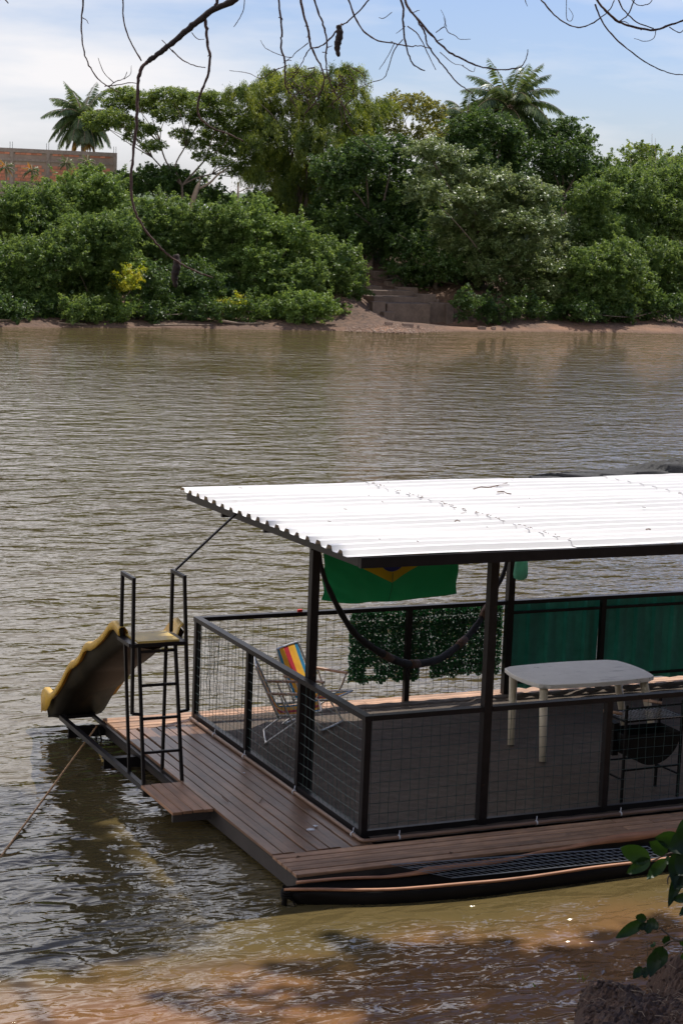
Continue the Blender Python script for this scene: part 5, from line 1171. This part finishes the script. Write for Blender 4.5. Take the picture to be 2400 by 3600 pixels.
B_([(395,115),(420,138),(450,152),(472,155)], 1.6, 1.0); B_([(398,120),(375,95),(372,92)], 1.2, .8); B_([(440,75),(455,90),(470,90)], 1.1, .7)
B_([(570,-50),(560,20),(545,50),(537,62)], 1.5, .8, root_=hub)
B_([(640,-60),(642,20),(648,70),(645,100),(655,150),(655,190),(665,215)], 3.6, 1.6, root_=hub)
B_([(690,-60),(695,20),(708,70),(712,100),(725,130),(740,160),(745,185),(735,215),(720,240),(700,260)], 3.8, 1.3, root_=hub)
B_([(720,-60),(725,10),(740,50),(750,90),(748,130),(752,170),(765,205),(785,240),(805,265)], 3.2, 1.2, 9.0, 9.0, root_=hub3)
B_([(805,230),(790,250),(800,290),(830,320),(860,350)], 1.3, .8, 9.0, 9.0)
B_([(785,55),(765,80),(745,100),(730,108),(712,112),(700,130),(690,150),(675,170)], 2.2, .9)
B_([(870,-20),(830,20),(800,48),(785,58)], 2.0, 1.6, root_=hub3)
B_([(708,98),(680,120),(668,132),(640,125),(610,110),(598,92)], 1.1, .6); B_([(668,132),(650,145)], .9, .6); B_([(660,150),(625,165),(600,180),(570,168),(527,162)], 1.1, .6)
B_([(800,-40),(808,20),(830,65),(860,90),(905,100),(935,105),(965,105),(990,112)], 3.0, 1.1, root_=hub3)
B_([(925,-40),(925,20),(926,60),(930,95),(940,130),(950,150),(975,162)], 3.4, 1.4, 8.9, 8.9, root_=hub3)
B_([(922,-20),(935,15),(960,45),(990,80),(1025,115),(1060,135),(1100,152),(1150,160),(1190,155),(1205,140),(1212,115)], 3.2, 1.0, 8.9, 8.7)
B_([(960,50),(975,75),(980,100),(1000,130),(1025,160),(1045,185),(1070,205),(1085,215)], 2.2, 1.0, 8.9, 8.7)
B_([(935,60),(960,80),(985,130),(1000,160)], 1.4, .9); B_([(1000,75),(1020,62),(1030,75),(1045,82),(1055,90),(1080,90)], 1.2, .6); B_([(1020,62),(1022,45),(1012,22)], .9, .5); B_([(1025,62),(1018,40)], .8, .5)
B_([(900,28),(880,42),(870,40)], 1.0, .7); B_([(925,90),(905,115),(890,160),(880,180),(850,190),(825,200)], 1.3, .7); B_([(905,100),(890,130),(870,160)], 1.0, .7)
B_([(1215,110),(1250,50)], .1, .1) if False else None
B_([(1060,150),(1085,165),(1090,155)], 1.0, .6); B_([(1010,120),(1040,145),(1065,150)], 1.0, .6)
B_([(1240,-20),(1255,15),(1285,45),(1320,62),(1350,58),(1380,40),(1400,20),(1410,0)], 2.2, 1.3, 9.6, 9.6, root_=hub3)
B_([(1345,-30),(1370,0),(1390,25),(1420,50),(1455,62),(1500,68),(1535,58),(1570,45),(1620,10)], 3.4, 2.2, 9.6, 9.6, root_=hub3)
B_([(1410,-20),(1430,20),(1460,50),(1500,66)], 2.0, 1.3, 9.6, 9.6); B_([(1365,10),(1385,55),(1420,95),(1470,135),(1510,158),(1545,170),(1575,172)], 2.0, .9, 9.6, 9.6)
B_([(1450,0),(1465,12),(1490,8),(1500,-10)], 1.2, .9, 9.6, 9.6); B_([(1535,62),(1560,75),(1575,60)], 1.3, 1.0, 9.6, 9.6); B_([(1505,70),(1500,88),(1480,95),(1455,88)], 1.0, .6, 9.6, 9.6); B_([(1300,-10),(1300,40),(1310,48),(1315,35),(1305,18)], .9, .6, 9.6, 9.6); B_([(1420,50),(1440,35),(1455,0),(1460,-20)], 1.5, 1.5, 9.6, 9.6)
B_([(1205,0),(1210,15)], 1, .5); B_([(-10,-20),(8,-5),(20,8)], 2.5, 1.2)
# short spurs on the boughs
for (u, v) in [(640,40),(712,85),(740,120),(930,60),(478,130),(655,140),(750,110),(1000,95),(320,230),(306,360),(188,40),(900,100),(945,30),(700,60),(460,215),(1030,120),(1420,48),(1480,65),(660,190),(770,215),(695,175),(730,205),(760,180),(715,225)]:
    a_ = rs.uniform(0, 6.28); l_ = rs.uniform(8, 26); B_([(u, v), (u+l_*.5*math.cos(a_)+3, v+l_*.5*math.sin(a_)), (u+l_*math.cos(a_), v+l_*math.sin(a_)+3)], 1.2, .6)
# tangle of fine twigs at mid top
for k in range(26):
    u = rs.uniform(640, 800); v = rs.uniform(150, 235); pts = [(u, v)]
    for _ in range(4): pts.append((pts[-1][0]+rs.uniform(-22, 22), pts[-1][1]+rs.uniform(-4, 22)))
    B_(pts, 1.1, .6)
# dead pods
def pod(nm, lb, u, v0, v1, r, D_):
    m_ = MB(); pts = [fpt(D_, *x2(u+3*math.sin(k*1.1), v0+(v1-v0)*k/6)) for k in range(7)]; k_ = 1.5306/FPX*D_; m_.tube(spline(pts, 3), [r*k_*(.45+.6*math.sin(math.pi*min(1, .15+.85*i/18))+.12*math.sin(i*2)) for i in range(19)], 9)
    m_.obj(nm, MT['limb'], None, smooth=True, label=lb, cat='pod', group='dead pods hanging in the boughs')
pod('seed_pod', 'thick dark pod hanging between the boughs at top middle', 777, 58, 130, 8, 9.3); pod('seed_pod', 'curled dead leaf pod hanging low against the left shrubs', 404, 585, 660, 9, 9.2)

# leafy crown above the frame: it shades the shallows and the mud
lum = []
for (x, y, z, r_) in [(3.2, -1.4, 9.0, 1.0), (2.9, -.9, 9.2, .7), (4.2, -1.1, 9.1, .8), (3.6, -1.9, 9.3, .8), (5.0, -1.6, 9.3, .9), (4.6, -1.9, 9.2, 1.2), (2.6, -3.0, 9.6, 1.4), (3.4, -3.0, 9.6, 1.0), (4.2, -3.8, 9.8, 1.5), (2.6, -5, 10, 1.6), (.6, -5.6, 9.9, 1.6), (-1.2, -4.4, 9.6, 1.0), (4.6, -6.5, 10, 1.8), (1.8, -8, 10.5, 1.9), (-.8, -8, 10, 1.4), (4.4, -9.5, 10.5, 2.2), (-2.8, -7.4, 9.9, .9), (.8, -11, 11, 2.2), (-2.2, -11, 10.6, 1.8)]:
    lum.append((np.array([x+1.2+2.25, y+.55+1.12, z+4.5]), np.array([r_, r_, r_*.5])*1.12))
m_ = MB(); branchy(lum[:], (1.2, -9.5, 9.9), m_, .10); m_.obj('limb', MT['bark'], tr, smooth=True)
C, Nn, S, T = lumps_cloud(lum, .20, 1.0, .8, 3.6, .5, False)
leaves('crown', C, Nn, S, .5, LF['bush'], tr, tint=T)
lum = [(np.array([x_+.08*math.sin(y_*5)+3.45, y_+1.67, 13.9+.15*math.sin(y_*3+x_)]), np.array([.55, .55, .3])) for x_ in (-1.3, -.75, -.2, .35, .85, 1.15) for y_ in (.9, 1.4, 1.9, 2.4, 2.9, 3.4, 3.9, 4.4) if not (x_ < -1 and y_ > 3.2) and not (y_ < 1 and x_ < -.3)]
C, Nn, S, T = lumps_cloud(lum, .13, 1.0, .8, 2.6, .14, False)
leaves('crown', C, Nn, S, .5, LF['bush'], tr, tint=T)
mb = MB(); q = spline([top, (2.6, -4, 13), (3.4, .5, 13.8), (3.5, 4.5, 13.9)], 6); mb.tube(q, np.linspace(.09, .02, len(q)), 7)
for c_, r_ in lum[::2]:
    mb.tube([np.array([3.4, c_[1]-.4, 13.75]), np.array(c_)], [.02, .008], 5)
mb.obj('limb', MT['bark'], tr, smooth=True)
# thick riverside wood behind and beside the viewpoint: it keeps the open sky off everything facing this bank
n = 26000; X = rs.uniform(-60, 40, n); Yw = -21-rs.rand(n)*9; Z = rs.uniform(2.5, 20, n)*(.8+.2*np.sin(X*.4)); C = np.stack([X, Yw, Z], 1)
n2 = 7000; C = np.concatenate([C, np.stack([14+rs.rand(n2)*6, rs.uniform(-22, -6, n2), rs.uniform(1, 13, n2)], 1), np.stack([-24-rs.rand(n2)*6, rs.uniform(-22, -9, n2), rs.uniform(1, 13, n2)], 1)])
leaves('riverside_wood', C, rs.normal(size=(len(C), 3))*.6+np.array([0, 1, .4]), .55+.4*rs.rand(len(C)), .6, LF['dark'], None, kind='stuff')
print('objects', len(bpy.data.objects))
